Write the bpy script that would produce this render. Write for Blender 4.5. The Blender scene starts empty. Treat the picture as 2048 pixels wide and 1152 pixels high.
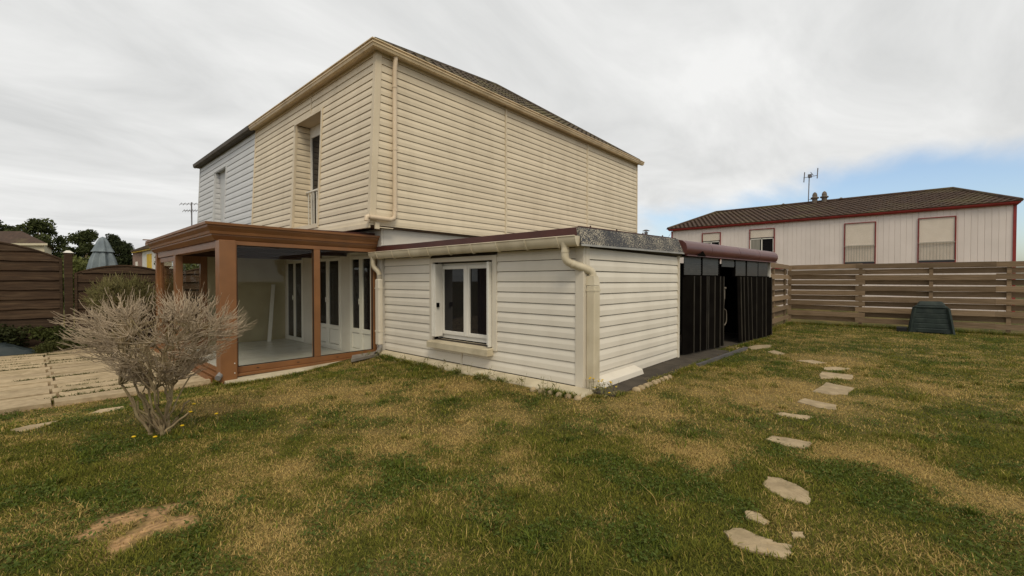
import bpy, bmesh, math, random
import numpy as np
from mathutils import Vector, Matrix

random.seed(7); rng = np.random.default_rng(7)
S = bpy.context.scene
COL = S.collection
PI = math.pi

# ------------------------------------------------------------------ camera
FPX, HZ = 868.0, 562.0
pitch = math.atan((576 - HZ) / FPX); yaw = math.atan(781 / 868)
Fh = Vector((math.cos(yaw), math.sin(yaw), 0)); Rh = Vector((math.sin(yaw), -math.cos(yaw), 0))
fw = Fh * math.cos(pitch) - Vector((0, 0, 1)) * math.sin(pitch)
upv = Vector((0, 0, 1)) * math.cos(pitch) + Fh * math.sin(pitch)
cd = bpy.data.cameras.new('camera'); cam = bpy.data.objects.new('camera', cd); COL.objects.link(cam)
m = Matrix((Rh, upv, -fw)).transposed().to_4x4(); m.translation = Vector((0, 0, 1.5))
cam.matrix_world = m
cd.sensor_width = 36; cd.lens = FPX / 2048 * 36; cd.clip_start = .05; cd.clip_end = 3000
S.camera = cam

# ------------------------------------------------------------------ view, world, sun
S.view_settings.view_transform = 'Standard'; S.view_settings.look = 'None'
S.view_settings.exposure = 0.3; S.view_settings.gamma = 1.0
SUN_AZ, SUN_EL = math.radians(238), math.radians(50)     # direction TOWARDS the sun, azimuth from +X
wd = bpy.data.worlds.new('World'); S.world = wd; wd.use_nodes = True
N = wd.node_tree.nodes; L = wd.node_tree.links; N.clear()
def wn(t, **k):
    n = N.new(t)
    for a, b in k.items(): setattr(n, a, b)
    return n
def wmath(op, a, b=None, c=None, clamp=False):
    n = wn('ShaderNodeMath', operation=op, use_clamp=clamp)
    for i, v in enumerate((a, b, c)):
        if v is None: continue
        if isinstance(v, (int, float)): n.inputs[i].default_value = v
        else: L.new(v, n.inputs[i])
    return n.outputs[0]
tc = wn('ShaderNodeTexCoord'); sp = wn('ShaderNodeSeparateXYZ'); L.new(tc.outputs['Generated'], sp.inputs[0])
sky = wn('ShaderNodeTexSky', sky_type='NISHITA', sun_disc=False)
sky.sun_elevation = SUN_EL; sky.sun_rotation = PI / 2 - SUN_AZ; sky.air_density = 1.0; sky.dust_density = 1.8
zc = wmath('MAXIMUM', sp.outputs[2], 0.0); den = wmath('ADD', zc, .16)
px = wmath('DIVIDE', sp.outputs[0], den); py = wmath('DIVIDE', sp.outputs[1], den)
cb = wn('ShaderNodeCombineXYZ'); L.new(px, cb.inputs[0]); L.new(py, cb.inputs[1])
mp = wn('ShaderNodeMapping'); L.new(cb.outputs[0], mp.inputs[0])
mp.inputs['Rotation'].default_value = (0, 0, math.radians(-38)); mp.inputs['Scale'].default_value = (.42, .95, 1)
n1 = wn('ShaderNodeTexNoise'); L.new(mp.outputs[0], n1.inputs['Vector'])
n1.inputs['Scale'].default_value = 1.1; n1.inputs['Detail'].default_value = 8; n1.inputs['Roughness'].default_value = .56; n1.inputs['Distortion'].default_value = .35
n2 = wn('ShaderNodeTexNoise'); L.new(mp.outputs[0], n2.inputs['Vector'])
n2.inputs['Scale'].default_value = 1.9; n2.inputs['Detail'].default_value = 7; n2.inputs['Roughness'].default_value = .58; n2.inputs['Distortion'].default_value = .6
# clear sky only low towards the +X side, cloud everywhere else
hl = wmath('SQRT', wmath('ADD', wmath('MULTIPLY', sp.outputs[0], sp.outputs[0]), wmath('MULTIPLY', sp.outputs[1], sp.outputs[1])))
dx, dy = math.cos(math.radians(-12)), math.sin(math.radians(-12))
dt = wmath('DIVIDE', wmath('ADD', wmath('MULTIPLY', sp.outputs[0], dx), wmath('MULTIPLY', sp.outputs[1], dy)), wmath('MAXIMUM', hl, .001))
def smooth(v, a, b):
    n = wn('ShaderNodeMapRange', interpolation_type='SMOOTHSTEP'); L.new(v, n.inputs[0])
    n.inputs[1].default_value = a; n.inputs[2].default_value = b; return n.outputs[0]
opening = wmath('MULTIPLY', smooth(dt, .60, .95), wmath('SUBTRACT', 1.0, smooth(sp.outputs[2], .13, .30)))
cover = wmath('ADD', n1.outputs[0], wmath('SUBTRACT', .48, wmath('MULTIPLY', opening, .73)))
cmask = smooth(cover, .33, .68)
cr = wn('ShaderNodeValToRGB'); L.new(n2.outputs[0], cr.inputs[0])
cr.color_ramp.elements[0].position = .3; cr.color_ramp.elements[0].color = (5.3, 5.35, 5.3, 1)
cr.color_ramp.elements[1].position = .68; cr.color_ramp.elements[1].color = (7.3, 7.3, 7.2, 1)
mx = wn('ShaderNodeMix', data_type='RGBA'); L.new(cmask, mx.inputs[0]); sk2 = wn('ShaderNodeVectorMath', operation='SCALE'); L.new(sky.outputs[0], sk2.inputs[0]); sk2.inputs['Scale'].default_value = 1.4; L.new(sk2.outputs[0], mx.inputs[6]); L.new(cr.outputs[0], mx.inputs[7])
bg = wn('ShaderNodeBackground'); L.new(mx.outputs[2], bg.inputs[0]); bg.inputs[1].default_value = .1
wo = wn('ShaderNodeOutputWorld'); L.new(bg.outputs[0], wo.inputs[0])
sd = bpy.data.lights.new('sun', 'SUN'); sd.energy = 1.5; sd.angle = math.radians(24); sd.color = (1, .89, .70)
sun = bpy.data.objects.new('sun', sd); COL.objects.link(sun); sun.location = (-10, -15, 30)
tow = Vector((math.cos(SUN_AZ) * math.cos(SUN_EL), math.sin(SUN_AZ) * math.cos(SUN_EL), math.sin(SUN_EL)))
sun.rotation_euler = tow.to_track_quat('Z', 'Y').to_euler()

# ------------------------------------------------------------------ materials
MATS = {}
def mat(name, c1, c2=None, rough=.7, scale=3.0, stretch=(1, 1, 1), bump=0.0, bscale=40.0, bstretch=None, rnd=.06,
        metal=0.0, spec=.3, lo=.35, hi=.65, dirt=None, dirtscale=(2.5, 2.5, .35), dirtamt=.25, detail=6):
    """two-tone procedural surface: world-space noise between c1 and c2, small per-object shift, streaky dirt, fine relief"""
    if name in MATS: return MATS[name]
    M = bpy.data.materials.new(name); M.use_nodes = True; T = M.node_tree; n = T.nodes; l = T.links
    b = n['Principled BSDF']; b.inputs['Roughness'].default_value = rough; b.inputs['Metallic'].default_value = metal
    b.inputs['Specular IOR Level'].default_value = spec
    g = n.new('ShaderNodeNewGeometry')
    def noi(st, sc, det=detail):
        mp = n.new('ShaderNodeMapping'); mp.inputs['Scale'].default_value = st; l.new(g.outputs['Position'], mp.inputs[0])
        t = n.new('ShaderNodeTexNoise'); t.inputs['Scale'].default_value = sc; t.inputs['Detail'].default_value = det
        l.new(mp.outputs[0], t.inputs['Vector']); return t.outputs[0]
    c2 = c2 or tuple(x * .82 for x in c1)
    r = n.new('ShaderNodeValToRGB'); l.new(noi(stretch, scale), r.inputs[0])
    r.color_ramp.elements[0].position = lo; r.color_ramp.elements[0].color = (*c1, 1)
    r.color_ramp.elements[1].position = hi; r.color_ramp.elements[1].color = (*c2, 1)
    col = r.outputs[0]
    if dirt:
        mr = n.new('ShaderNodeMapRange'); l.new(noi(dirtscale, 1.0), mr.inputs[0])
        mr.inputs[1].default_value = .48; mr.inputs[2].default_value = .75; mr.inputs[4].default_value = dirtamt
        mm = n.new('ShaderNodeMix'); mm.data_type = 'RGBA'; l.new(mr.outputs[0], mm.inputs[0]); l.new(col, mm.inputs[6]); mm.inputs[7].default_value = (*dirt, 1)
        col = mm.outputs[2]
    if rnd:
        oi = n.new('ShaderNodeObjectInfo'); mr = n.new('ShaderNodeMapRange'); l.new(oi.outputs['Random'], mr.inputs[0])
        mr.inputs[3].default_value = 1 - rnd; mr.inputs[4].default_value = 1 + rnd
        hs = n.new('ShaderNodeHueSaturation'); l.new(mr.outputs[0], hs.inputs['Value']); l.new(col, hs.inputs['Color']); col = hs.outputs[0]
    l.new(col, b.inputs['Base Color'])
    if bump:
        bp = n.new('ShaderNodeBump'); bp.inputs['Strength'].default_value = bump; bp.inputs['Distance'].default_value = .01
        l.new(noi(bstretch or stretch, bscale), bp.inputs['Height']); l.new(bp.outputs[0], b.inputs['Normal'])
    MATS[name] = M; return M

BEIGE = mat('beige_siding', (.675, .58, .43), (.615, .525, .385), rough=.55, scale=1.2, rnd=.045, dirt=(.36, .29, .19), dirtamt=.22, bump=.05, bscale=220)
BEIGET = mat('beige_trim', (.65, .555, .405), (.59, .50, .36), rough=.5, scale=1.5, rnd=.02, dirt=(.28, .2, .11), dirtamt=.25)
BEIGEG = mat('beige_gutter', (.68, .53, .33), (.58, .45, .28), rough=.4, scale=2, rnd=.02, dirt=(.2, .14, .07), dirtscale=(3, 3, 3), dirtamt=.4)
PIPEB = mat('beige_pipe', (.68, .55, .40), (.62, .495, .35), rough=.4, scale=2, rnd=.02, dirt=(.25, .17, .1), dirtamt=.3)
WHITE = mat('white_siding', (.70, .65, .555), (.645, .595, .505), rough=.5, scale=1.3, rnd=.03, dirt=(.40, .35, .26), dirtamt=.15, bump=.05, bscale=220)
WHITET = mat('white_trim', (.64, .585, .48), (.59, .53, .43), rough=.5, scale=1.5, rnd=.02, dirt=(.3, .25, .17), dirtamt=.2)
CREAMG = mat('cream_gutter', (.62, .55, .41), (.52, .45, .32), rough=.4, scale=2.5, rnd=.02, dirt=(.22, .17, .1), dirtscale=(3, 3, 2), dirtamt=.35)
BLUEW = mat('pale_grey_siding', (.56, .565, .57), (.52, .525, .53), rough=.55, scale=1.2, rnd=.02)
PVC = mat('white_pvc', (.72, .69, .62), (.68, .65, .58), rough=.35, rnd=.02)
GAP = mat('shadow_joint_backing', (.05, .04, .03), (.04, .032, .025), rough=.9)  # near-black colour paints in the shade of the gaps between boards
BROWN = mat('brown_aluminium', (.235, .104, .038), (.195, .085, .031), rough=.42, scale=3, rnd=.03, spec=.4, bump=.04, bscale=180, dirt=(.12, .07, .04), dirtamt=.3)
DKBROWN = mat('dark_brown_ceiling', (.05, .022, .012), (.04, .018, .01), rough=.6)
RUBBER = mat('black_gasket', (.012, .012, .012), rough=.6)
RENDERW = mat('white_render', (.62, .58, .51), (.56, .52, .45), rough=.9, scale=2, rnd=0, bump=.25, bscale=90)
CREAMR = mat('cream_render', (.43, .38, .25), (.37, .32, .205), rough=.95, scale=1.5, rnd=0, bump=.5, bscale=70)
MAROON = mat('maroon_metal', (.075, .024, .017), (.055, .018, .013), rough=.5, scale=3, rnd=.03, dirt=(.05, .02, .015), dirtamt=.5)
MAROONG = mat('maroon_gloss_metal', (.105, .032, .026), (.088, .027, .022), rough=.4, scale=2, rnd=.03, spec=.6, dirt=(.14, .06, .05), dirtamt=.3)
REDTRIM = mat('red_trim', (.28, .035, .03), (.22, .03, .025), rough=.5, rnd=.03)
BLACK = mat('black_panel', (.0075, .0065, .0055), (.005, .0042, .0038), rough=.9, scale=4, rnd=.25, spec=.0, dirt=(.014, .012, .009), dirtamt=.3)
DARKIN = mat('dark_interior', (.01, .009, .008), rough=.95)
ZINC = mat('zinc_trim', (.42, .41, .38), (.3, .29, .27), rough=.5, metal=.3, rnd=0)
GREYPIPE = mat('grey_pipe', (.22, .21, .2), (.18, .17, .16), rough=.5, rnd=0)
TILE = mat('roof_tile', (.085, .062, .042), (.05, .038, .024), rough=.9, scale=5, rnd=.05, lo=.3, hi=.7, dirt=(.15, .13, .05), dirtscale=(1.5, 1.5, 1.5), dirtamt=.9, bump=.5, bscale=30)
TILER = mat('brown_roof_tile', (.082, .048, .031), (.042, .026, .017), rough=.9, scale=4, rnd=.05, lo=.3, hi=.7, dirt=(.11, .09, .04), dirtscale=(.8, .5, .8), dirtamt=.8, bump=.5, bscale=30)
CONC = mat('cream_concrete', (.55, .48, .34), (.42, .36, .25), rough=.95, scale=2.5, rnd=0, bump=.4, bscale=60, dirt=(.2, .16, .09), dirtscale=(3, 3, 3), dirtamt=.35)
DKCONC = mat('dark_concrete', (.07, .057, .042), (.042, .034, .025), rough=.95, scale=4, rnd=.05, bump=.5, bscale=70)
STONE = mat('pale_stone', (.41, .315, .19), (.29, .22, .13), rough=.95, scale=7, rnd=.12, bump=.6, bscale=45, dirt=(.14, .11, .05), dirtscale=(6, 6, 6), dirtamt=.6)
PAVER = mat('sand_paver', (.47, .365, .225), (.35, .265, .16), rough=.95, scale=9, rnd=.13, bump=.8, bscale=45, dirt=(.2, .15, .07), dirtscale=(3, 3, 3), dirtamt=.5)
FENCEB = mat('brown_fence_wood', (.062, .035, .018), (.030, .017, .009), rough=.85, scale=3, stretch=(1.2, 1, 14), bump=.4, bscale=6, bstretch=(1.5, 3, 30), rnd=.2, lo=.3, hi=.7, dirt=(.12, .08, .045), dirtscale=(2, 2, 25), dirtamt=.5)
FENCEG = mat('grey_fence_wood', (.245, .168, .10), (.14, .095, .055), rough=.9, scale=3, stretch=(14, 1.0, 16), bump=.4, bscale=5, bstretch=(20, 1.5, 26), rnd=.3, lo=.3, hi=.7, dirt=(.29, .22, .15), dirtscale=(20, 1.5, 25), dirtamt=.4)
TWIG = mat('dead_twig', (.50, .395, .275), (.33, .255, .175), rough=.9, scale=9, rnd=0)
STEM = mat('shrub_stem', (.32, .245, .14), (.2, .145, .08), rough=.9, scale=14, rnd=0, bump=.4, bscale=60, dirt=(.22, .2, .08), dirtscale=(8, 8, 8), dirtamt=.5)
GREENBIN = mat('green_plastic', (.020, .031, .026), (.013, .021, .018), rough=.6, scale=5, rnd=.03, dirt=(.07, .085, .07), dirtscale=(4, 4, 3), dirtamt=.5, bump=.2, bscale=30)
PARA = mat('blue_grey_fabric', (.20, .235, .25), (.15, .18, .2), rough=.9, scale=4, rnd=0)
GREYMET = mat('grey_metal', (.2, .19, .19), (.14, .13, .13), rough=.45, metal=.5, rnd=.03)
CLAD = mat('far_white_cladding', (.70, .62, .57), (.65, .575, .525), rough=.6, scale=1, rnd=.03)
ROLLER = mat('cream_roller_shutter', (.72, .63, .53), (.68, .59, .49), rough=.5, rnd=.02)
CHIM = mat('stone_chimney', (.18, .15, .12), (.11, .09, .07), rough=.95, scale=5, rnd=.05)
TARP = mat('blue_tarp', (.030, .040, .040), (.018, .026, .027), rough=.5, scale=3, rnd=0, bump=.6, bscale=9)
YELLOW = mat('yellow_paint', (.62, .40, .02), rough=.6, rnd=0)
FLOWER = mat('yellow_petal', (.75, .48, .01), rough=.6, rnd=.1)
BRICKP = mat('pink_brick', (.26, .17, .13), (.2, .13, .1), rough=.9, rnd=0)
CREAMW = mat('cream_house_wall', (.58, .52, .38), (.54, .48, .34), rough=.9, rnd=0)
TILEFL = mat('white_floor_tile', (.62, .60, .53), (.55, .53, .46), rough=.25, scale=3, rnd=.04, spec=.5)
TOOLW = mat('weathered_tool', (.15, .127, .098), (.09, .075, .057), rough=.8, rnd=.1)
SOIL = mat('bare_soil', (.36, .235, .125), (.24, .155, .085), rough=1, scale=6, rnd=0, bump=.8, bscale=35)

def glass_mat(name, tint=(.9, .93, .9), refl=1.0, dark=None, base=.04):
    M = bpy.data.materials.new(name); M.use_nodes = True; n = M.node_tree.nodes; l = M.node_tree.links
    n.remove(n['Principled BSDF'])
    lw = n.new('ShaderNodeLayerWeight'); lw.inputs[0].default_value = .5
    p = n.new('ShaderNodeMath'); p.operation = 'POWER'; l.new(lw.outputs['Facing'], p.inputs[0]); p.inputs[1].default_value = 4.0
    q = n.new('ShaderNodeMath'); q.operation = 'MULTIPLY_ADD'; l.new(p.outputs[0], q.inputs[0]); q.inputs[1].default_value = .9 * refl; q.inputs[2].default_value = base; q.use_clamp = True
    g = n.new('ShaderNodeBsdfGlossy'); g.inputs['Roughness'].default_value = .015
    if dark: t = n.new('ShaderNodeBsdfDiffuse'); t.inputs[0].default_value = (*dark, 1)
    else: t = n.new('ShaderNodeBsdfTransparent'); t.inputs[0].default_value = (*tint, 1)
    mx = n.new('ShaderNodeMixShader'); l.new(q.outputs[0], mx.inputs[0]); l.new(t.outputs[0], mx.inputs[1]); l.new(g.outputs[0], mx.inputs[2])
    l.new(mx.outputs[0], n['Material Output'].inputs[0]); return M
GLASS = glass_mat('clear_glass', (.965, .97, .95), .62, base=.014)
DGLASS = glass_mat('dark_window_glass', refl=.6, dark=(.012, .011, .012))

def felt_mat():
    M = bpy.data.materials.new('bitumen_felt'); M.use_nodes = True; n = M.node_tree.nodes; l = M.node_tree.links
    b = n['Principled BSDF']; b.inputs['Roughness'].default_value = .8
    g = n.new('ShaderNodeNewGeometry')
    t = n.new('ShaderNodeTexNoise'); t.inputs['Scale'].default_value = 60; t.inputs['Detail'].default_value = 5; l.new(g.outputs['Position'], t.inputs['Vector'])
    t2 = n.new('ShaderNodeTexNoise'); t2.inputs['Scale'].default_value = 2.2; l.new(g.outputs['Position'], t2.inputs['Vector'])
    a = n.new('ShaderNodeMath'); a.operation = 'MULTIPLY_ADD'; l.new(t2.outputs[0], a.inputs[0]); a.inputs[1].default_value = .35; l.new(t.outputs[0], a.inputs[2])
    r = n.new('ShaderNodeValToRGB'); l.new(a.outputs[0], r.inputs[0])
    r.color_ramp.elements[0].position = .69; r.color_ramp.elements[0].color = (.035, .036, .042, 1)
    r.color_ramp.elements[1].position = .80; r.color_ramp.elements[1].color = (.42, .37, .28, 1)
    l.new(r.outputs[0], b.inputs['Base Color']); return M
FELT = felt_mat()

def vcol_mat(name, trans=.0, rough=.9, grain=None):
    M = bpy.data.materials.new(name); M.use_nodes = True; n = M.node_tree.nodes; l = M.node_tree.links
    b = n['Principled BSDF']; b.inputs['Roughness'].default_value = rough; b.inputs['Specular IOR Level'].default_value = .15
    a = n.new('ShaderNodeAttribute'); a.attribute_name = 'Col'; col = a.outputs['Color']
    if grain:
        g = n.new('ShaderNodeNewGeometry'); t = n.new('ShaderNodeTexNoise'); t.inputs['Scale'].default_value = grain; t.inputs['Detail'].default_value = 8; l.new(g.outputs['Position'], t.inputs['Vector'])
        mr = n.new('ShaderNodeMapRange'); l.new(t.outputs[0], mr.inputs[0]); mr.inputs[1].default_value = .3; mr.inputs[2].default_value = .7; mr.inputs[3].default_value = .55; mr.inputs[4].default_value = 1.35
        hs = n.new('ShaderNodeHueSaturation'); l.new(mr.outputs[0], hs.inputs['Value']); l.new(col, hs.inputs['Color']); col = hs.outputs[0]
        bp = n.new('ShaderNodeBump'); bp.inputs['Strength'].default_value = .7; bp.inputs['Distance'].default_value = .02; l.new(t.outputs[0], bp.inputs['Height']); l.new(bp.outputs[0], b.inputs['Normal'])
    l.new(col, b.inputs['Base Color'])
    if trans:
        tr = n.new('ShaderNodeBsdfTranslucent'); l.new(col, tr.inputs[0]); mx = n.new('ShaderNodeMixShader'); mx.inputs[0].default_value = trans
        l.new(b.outputs[0], mx.inputs[1]); l.new(tr.outputs[0], mx.inputs[2]); l.new(mx.outputs[0], n['Material Output'].inputs[0])
    return M
GRASSM = vcol_mat('grass_blades', .25); GROUNDM = vcol_mat('lawn_ground', 0, .95, 28); LEAFM = vcol_mat('leaves', .2, .7)

# ------------------------------------------------------------------ object helpers
WM = {}
def V(*a): return Vector(a)
def tag(o, label=None, cat=None, group=None, kind=None):
    if label: o['label'] = label
    if cat: o['category'] = cat
    if group: o['group'] = group
    if kind: o['kind'] = kind
    return o
def attach(o, parent, mw):
    COL.objects.link(o)
    if parent is not None:
        o.parent = parent; o.matrix_parent_inverse = WM[parent.name].inverted()
    o.matrix_basis = mw; WM[o.name] = mw.copy(); return o
def thing(name, loc, label, cat, group=None):
    o = bpy.data.objects.new(name, None); o.empty_display_size = .2
    attach(o, None, Matrix.Translation(Vector(loc))); return tag(o, label, cat, group)
class MB:
    def __init__(s): s.v = []; s.f = []
    def add(s, vs, fs):
        k = len(s.v); s.v += [tuple(v) for v in vs]; s.f += [tuple(i + k for i in f) for f in fs]; return s
    def box(s, x0, x1, y0, y1, z0, z1):
        return s.add([(x0, y0, z0), (x1, y0, z0), (x1, y1, z0), (x0, y1, z0), (x0, y0, z1), (x1, y0, z1), (x1, y1, z1), (x0, y1, z1)],
                     [(0, 3, 2, 1), (4, 5, 6, 7), (0, 1, 5, 4), (1, 2, 6, 5), (2, 3, 7, 6), (3, 0, 4, 7)])
    def hexa(s, p):   # 8 points, bottom ring then top ring
        return s.add(p, [(0, 3, 2, 1), (4, 5, 6, 7), (0, 1, 5, 4), (1, 2, 6, 5), (2, 3, 7, 6), (3, 0, 4, 7)])
    def bar(s, a, b, w, h=None, up=V(0, 0, 1)):   # rectangular bar from a to b
        a = Vector(a); b = Vector(b); h = h or w; d = (b - a).normalized()
        if abs(d.dot(up)) > .98: up = V(0, 1, 0)
        x = d.cross(up).normalized(); y = x.cross(d)
        x = x * (w / 2); y = y * (h / 2)
        return s.hexa([a - x - y, a + x - y, a + x + y, a - x + y, b - x - y, b + x - y, b + x + y, b - x + y])
    def prism(s, poly, z0, z1):   # horizontal polygon extruded upwards
        n = len(poly)
        return s.add([(x, y, z0) for x, y in poly] + [(x, y, z1) for x, y in poly],
                     [tuple(range(n - 1, -1, -1)), tuple(range(n, 2 * n))] + [(i, (i + 1) % n, n + (i + 1) % n, n + i) for i in range(n)])
    def extrude(s, prof, o, u, v, w):   # profile (a,b) in u,v at o, pushed along w
        o = Vector(o); n = len(prof); ring = [o + u * a + v * b for a, b in prof]
        return s.add(ring + [p + w for p in ring], [tuple(range(n - 1, -1, -1)), tuple(range(n, 2 * n))] + [(i, (i + 1) % n, n + (i + 1) % n, n + i) for i in range(n)])
    def tube(s, pts, r, n=10, caps=True):
        pts = [Vector(p) for p in pts]; rs = r if isinstance(r, (list, tuple)) else [r] * len(pts)
        k = len(s.v); prev = None
        for i, p in enumerate(pts):
            d = (pts[min(i + 1, len(pts) - 1)] - pts[max(i - 1, 0)]).normalized()
            x = prev - d * prev.dot(d) if prev is not None else d.cross(V(0, 0, 1) if abs(d.z) < .9 else V(1, 0, 0))
            x.normalize(); prev = x; y = d.cross(x)
            for j in range(n):
                a = 2 * PI * j / n; s.v.append(tuple(p + (x * math.cos(a) + y * math.sin(a)) * rs[i]))
        for i in range(len(pts) - 1):
            for j in range(n):
                a = k + i * n + j; b = k + i * n + (j + 1) % n; s.f.append((a, b, b + n, a + n))
        if caps:
            s.f.append(tuple(k + j for j in range(n - 1, -1, -1))); q = k + (len(pts) - 1) * n; s.f.append(tuple(q + j for j in range(n)))
        return s
    def lathe(s, prof, c, n=16):
        k = len(s.v); c = Vector(c)
        for r, z in prof:
            for j in range(n):
                a = 2 * PI * j / n; s.v.append((c.x + r * math.cos(a), c.y + r * math.sin(a), c.z + z))
        for i in range(len(prof) - 1):
            for j in range(n):
                a = k + i * n + j; b = k + i * n + (j + 1) % n; s.f.append((a, b, b + n, a + n))
        s.f.append(tuple(k + j for j in range(n - 1, -1, -1))); q = k + (len(prof) - 1) * n; s.f.append(tuple(q + j for j in range(n)))
        return s
    def mesh(s, name, material, smooth=False):
        me = bpy.data.meshes.new(name); me.from_pydata(s.v, [], s.f); me.materials.append(material)
        if smooth:
            me.polygons.foreach_set('use_smooth', [True] * len(me.polygons))
            try: me.set_sharp_from_angle(angle=math.radians(40))
            except Exception: pass
        me.update(); return me
    def build(s, name, material, parent=None, smooth=False, bevel=0.0, mw=None, **k):
        me = s.mesh(name, material, smooth)
        if bevel:
            b = bmesh.new(); b.from_mesh(me); bmesh.ops.bevel(b, geom=b.edges[:], offset=bevel, segments=1, affect='EDGES', clamp_overlap=True); b.to_mesh(me); b.free()
        o = bpy.data.objects.new(name, me); attach(o, parent, mw or Matrix.Identity(4)); return tag(o, **k)
def bx(name, material, parent, x0, x1, y0, y1, z0, z1, bevel=0.0, **k): return MB().box(x0, x1, y0, y1, z0, z1).build(name, material, parent, bevel=bevel, **k)
def swept(parent, name, material, prof, path, closed_prof=True, smooth=False, mbonly=False, **k):
    """prof: list of (out, z); path: function out -> list of xy corner points"""
    mb = MB(); n = len(prof); m = len(path(0))
    for o, z in prof: mb.v += [(x, y, z) for x, y in path(o)]
    for i in range(n if closed_prof else n - 1):
        j = (i + 1) % n
        for q in range(m - 1): mb.f.append((i * m + q, i * m + q + 1, j * m + q + 1, j * m + q))
    if closed_prof: mb.f.append(tuple(i * m for i in range(n))); mb.f.append(tuple((n - 1 - i) * m + m - 1 for i in range(n)))
    return mb if mbonly else mb.build(name, material, parent, smooth, **k)
def fast_mesh(name, verts, faces, material, cols=None):
    me = bpy.data.meshes.new(name); nv, nf, k = len(verts), len(faces), faces.shape[1]
    me.vertices.add(nv); me.vertices.foreach_set('co', np.ascontiguousarray(verts, dtype=np.float32).ravel())
    me.loops.add(nf * k); me.loops.foreach_set('vertex_index', faces.astype(np.int32).ravel())
    me.polygons.add(nf); me.polygons.foreach_set('loop_start', np.arange(0, nf * k, k, dtype=np.int32))
    if cols is not None:
        at = me.attributes.new('Col', 'FLOAT_COLOR', 'POINT'); c = np.ones((nv, 4), np.float32); c[:, :3] = cols; at.data.foreach_set('color', c.ravel())
    me.materials.append(material); me.update(calc_edges=True); return me
def tubes_np(P, R, n=3):
    """many tubes at once: P (N,K,3) centre lines, R (N,K) radii"""
    Nn, K, _ = P.shape; T = np.gradient(P, axis=1); T /= np.linalg.norm(T, axis=2, keepdims=True) + 1e-9
    ref = np.where(np.abs(T[..., 2:3]) < .9, np.array([0, 0, 1.]), np.array([1., 0, 0])); X = np.cross(T, ref); X /= np.linalg.norm(X, axis=2, keepdims=True) + 1e-9; Yv = np.cross(T, X)
    a = 2 * PI * np.arange(n) / n
    ring = P[:, :, None, :] + R[:, :, None, None] * (X[:, :, None, :] * np.cos(a)[None, None, :, None] + Yv[:, :, None, :] * np.sin(a)[None, None, :, None])
    verts = ring.reshape(-1, 3); b = (np.arange(Nn) * K * n)[:, None, None] + (np.arange(K - 1) * n)[None, :, None]; j = np.arange(n)[None, None, :]; j2 = (np.arange(n) + 1) % n
    j2 = j2[None, None, :]; F = np.stack([b + j, b + j2, b + j2 + n, b + j + n], -1).reshape(-1, 4); return verts, F

# siding boards: one object each, lower half upright, upper half leaning back, open shadow joint below
BCACHE = {}
def board_mesh(length, pitch, material, gap=.0075, t=.024):
    key = (round(length, 3), round(pitch, 4), material.name, gap)
    if key not in BCACHE:
        h = pitch - gap
        prof = [(0, 0), (t - .003, 0), (t, .004), (t, h * .5), (t * .34, h), (0, h)]
        BCACHE[key] = MB().extrude(prof, (0, 0, 0), V(0, -1, 0), V(0, 0, 1), V(round(length, 3), 0, 0)).mesh('board', material)
    return BCACHE[key]
def frame(o, xd, up):   # local x = xd, local z = up, outward = -y
    x = Vector(xd).normalized(); z = Vector(up).normalized(); y = z.cross(x)
    m = Matrix((x, y, z)).transposed().to_4x4(); m.translation = Vector(o); return m
def board(parent, o, xd, up, length, pitch, material, gap=.0075):
    ob = bpy.data.objects.new('board', board_mesh(length, pitch, material, gap)); attach(ob, parent, frame(o, xd, up)); return ob

# ------------------------------------------------------------------ numpy noise
def vnoise(x, y, s, seed):
    r = np.random.default_rng(seed); G = r.random((256, 256)); x = x * s + 1000; y = y * s + 1000
    xi = np.floor(x).astype(int); yi = np.floor(y).astype(int); fx = x - xi; fy = y - yi; fx = fx * fx * (3 - 2 * fx); fy = fy * fy * (3 - 2 * fy)
    g = lambda a, b: G[a % 256, b % 256]
    return (g(xi, yi) * (1 - fx) + g(xi + 1, yi) * fx) * (1 - fy) + (g(xi, yi + 1) * (1 - fx) + g(xi + 1, yi + 1) * fx) * fy
def fbm(x, y, s, seed, o=4): return sum(vnoise(x, y, s * 2 ** i, seed + i) * .5 ** i for i in range(o)) / sum(.5 ** i for i in range(o))
def inpoly(x, y, poly):
    c = np.zeros(x.shape, bool); n = len(poly)
    for i in range(n):
        x1, y1 = poly[i]; x2, y2 = poly[(i + 1) % n]
        if y1 == y2: continue
        c ^= ((y1 > y) != (y2 > y)) & (x < (x2 - x1) * (y - y1) / (y2 - y1) + x1)
    return c
def sstep(a, b, v): t = np.clip((v - a) / (b - a), 0, 1); return t * t * (3 - 2 * t)

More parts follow.
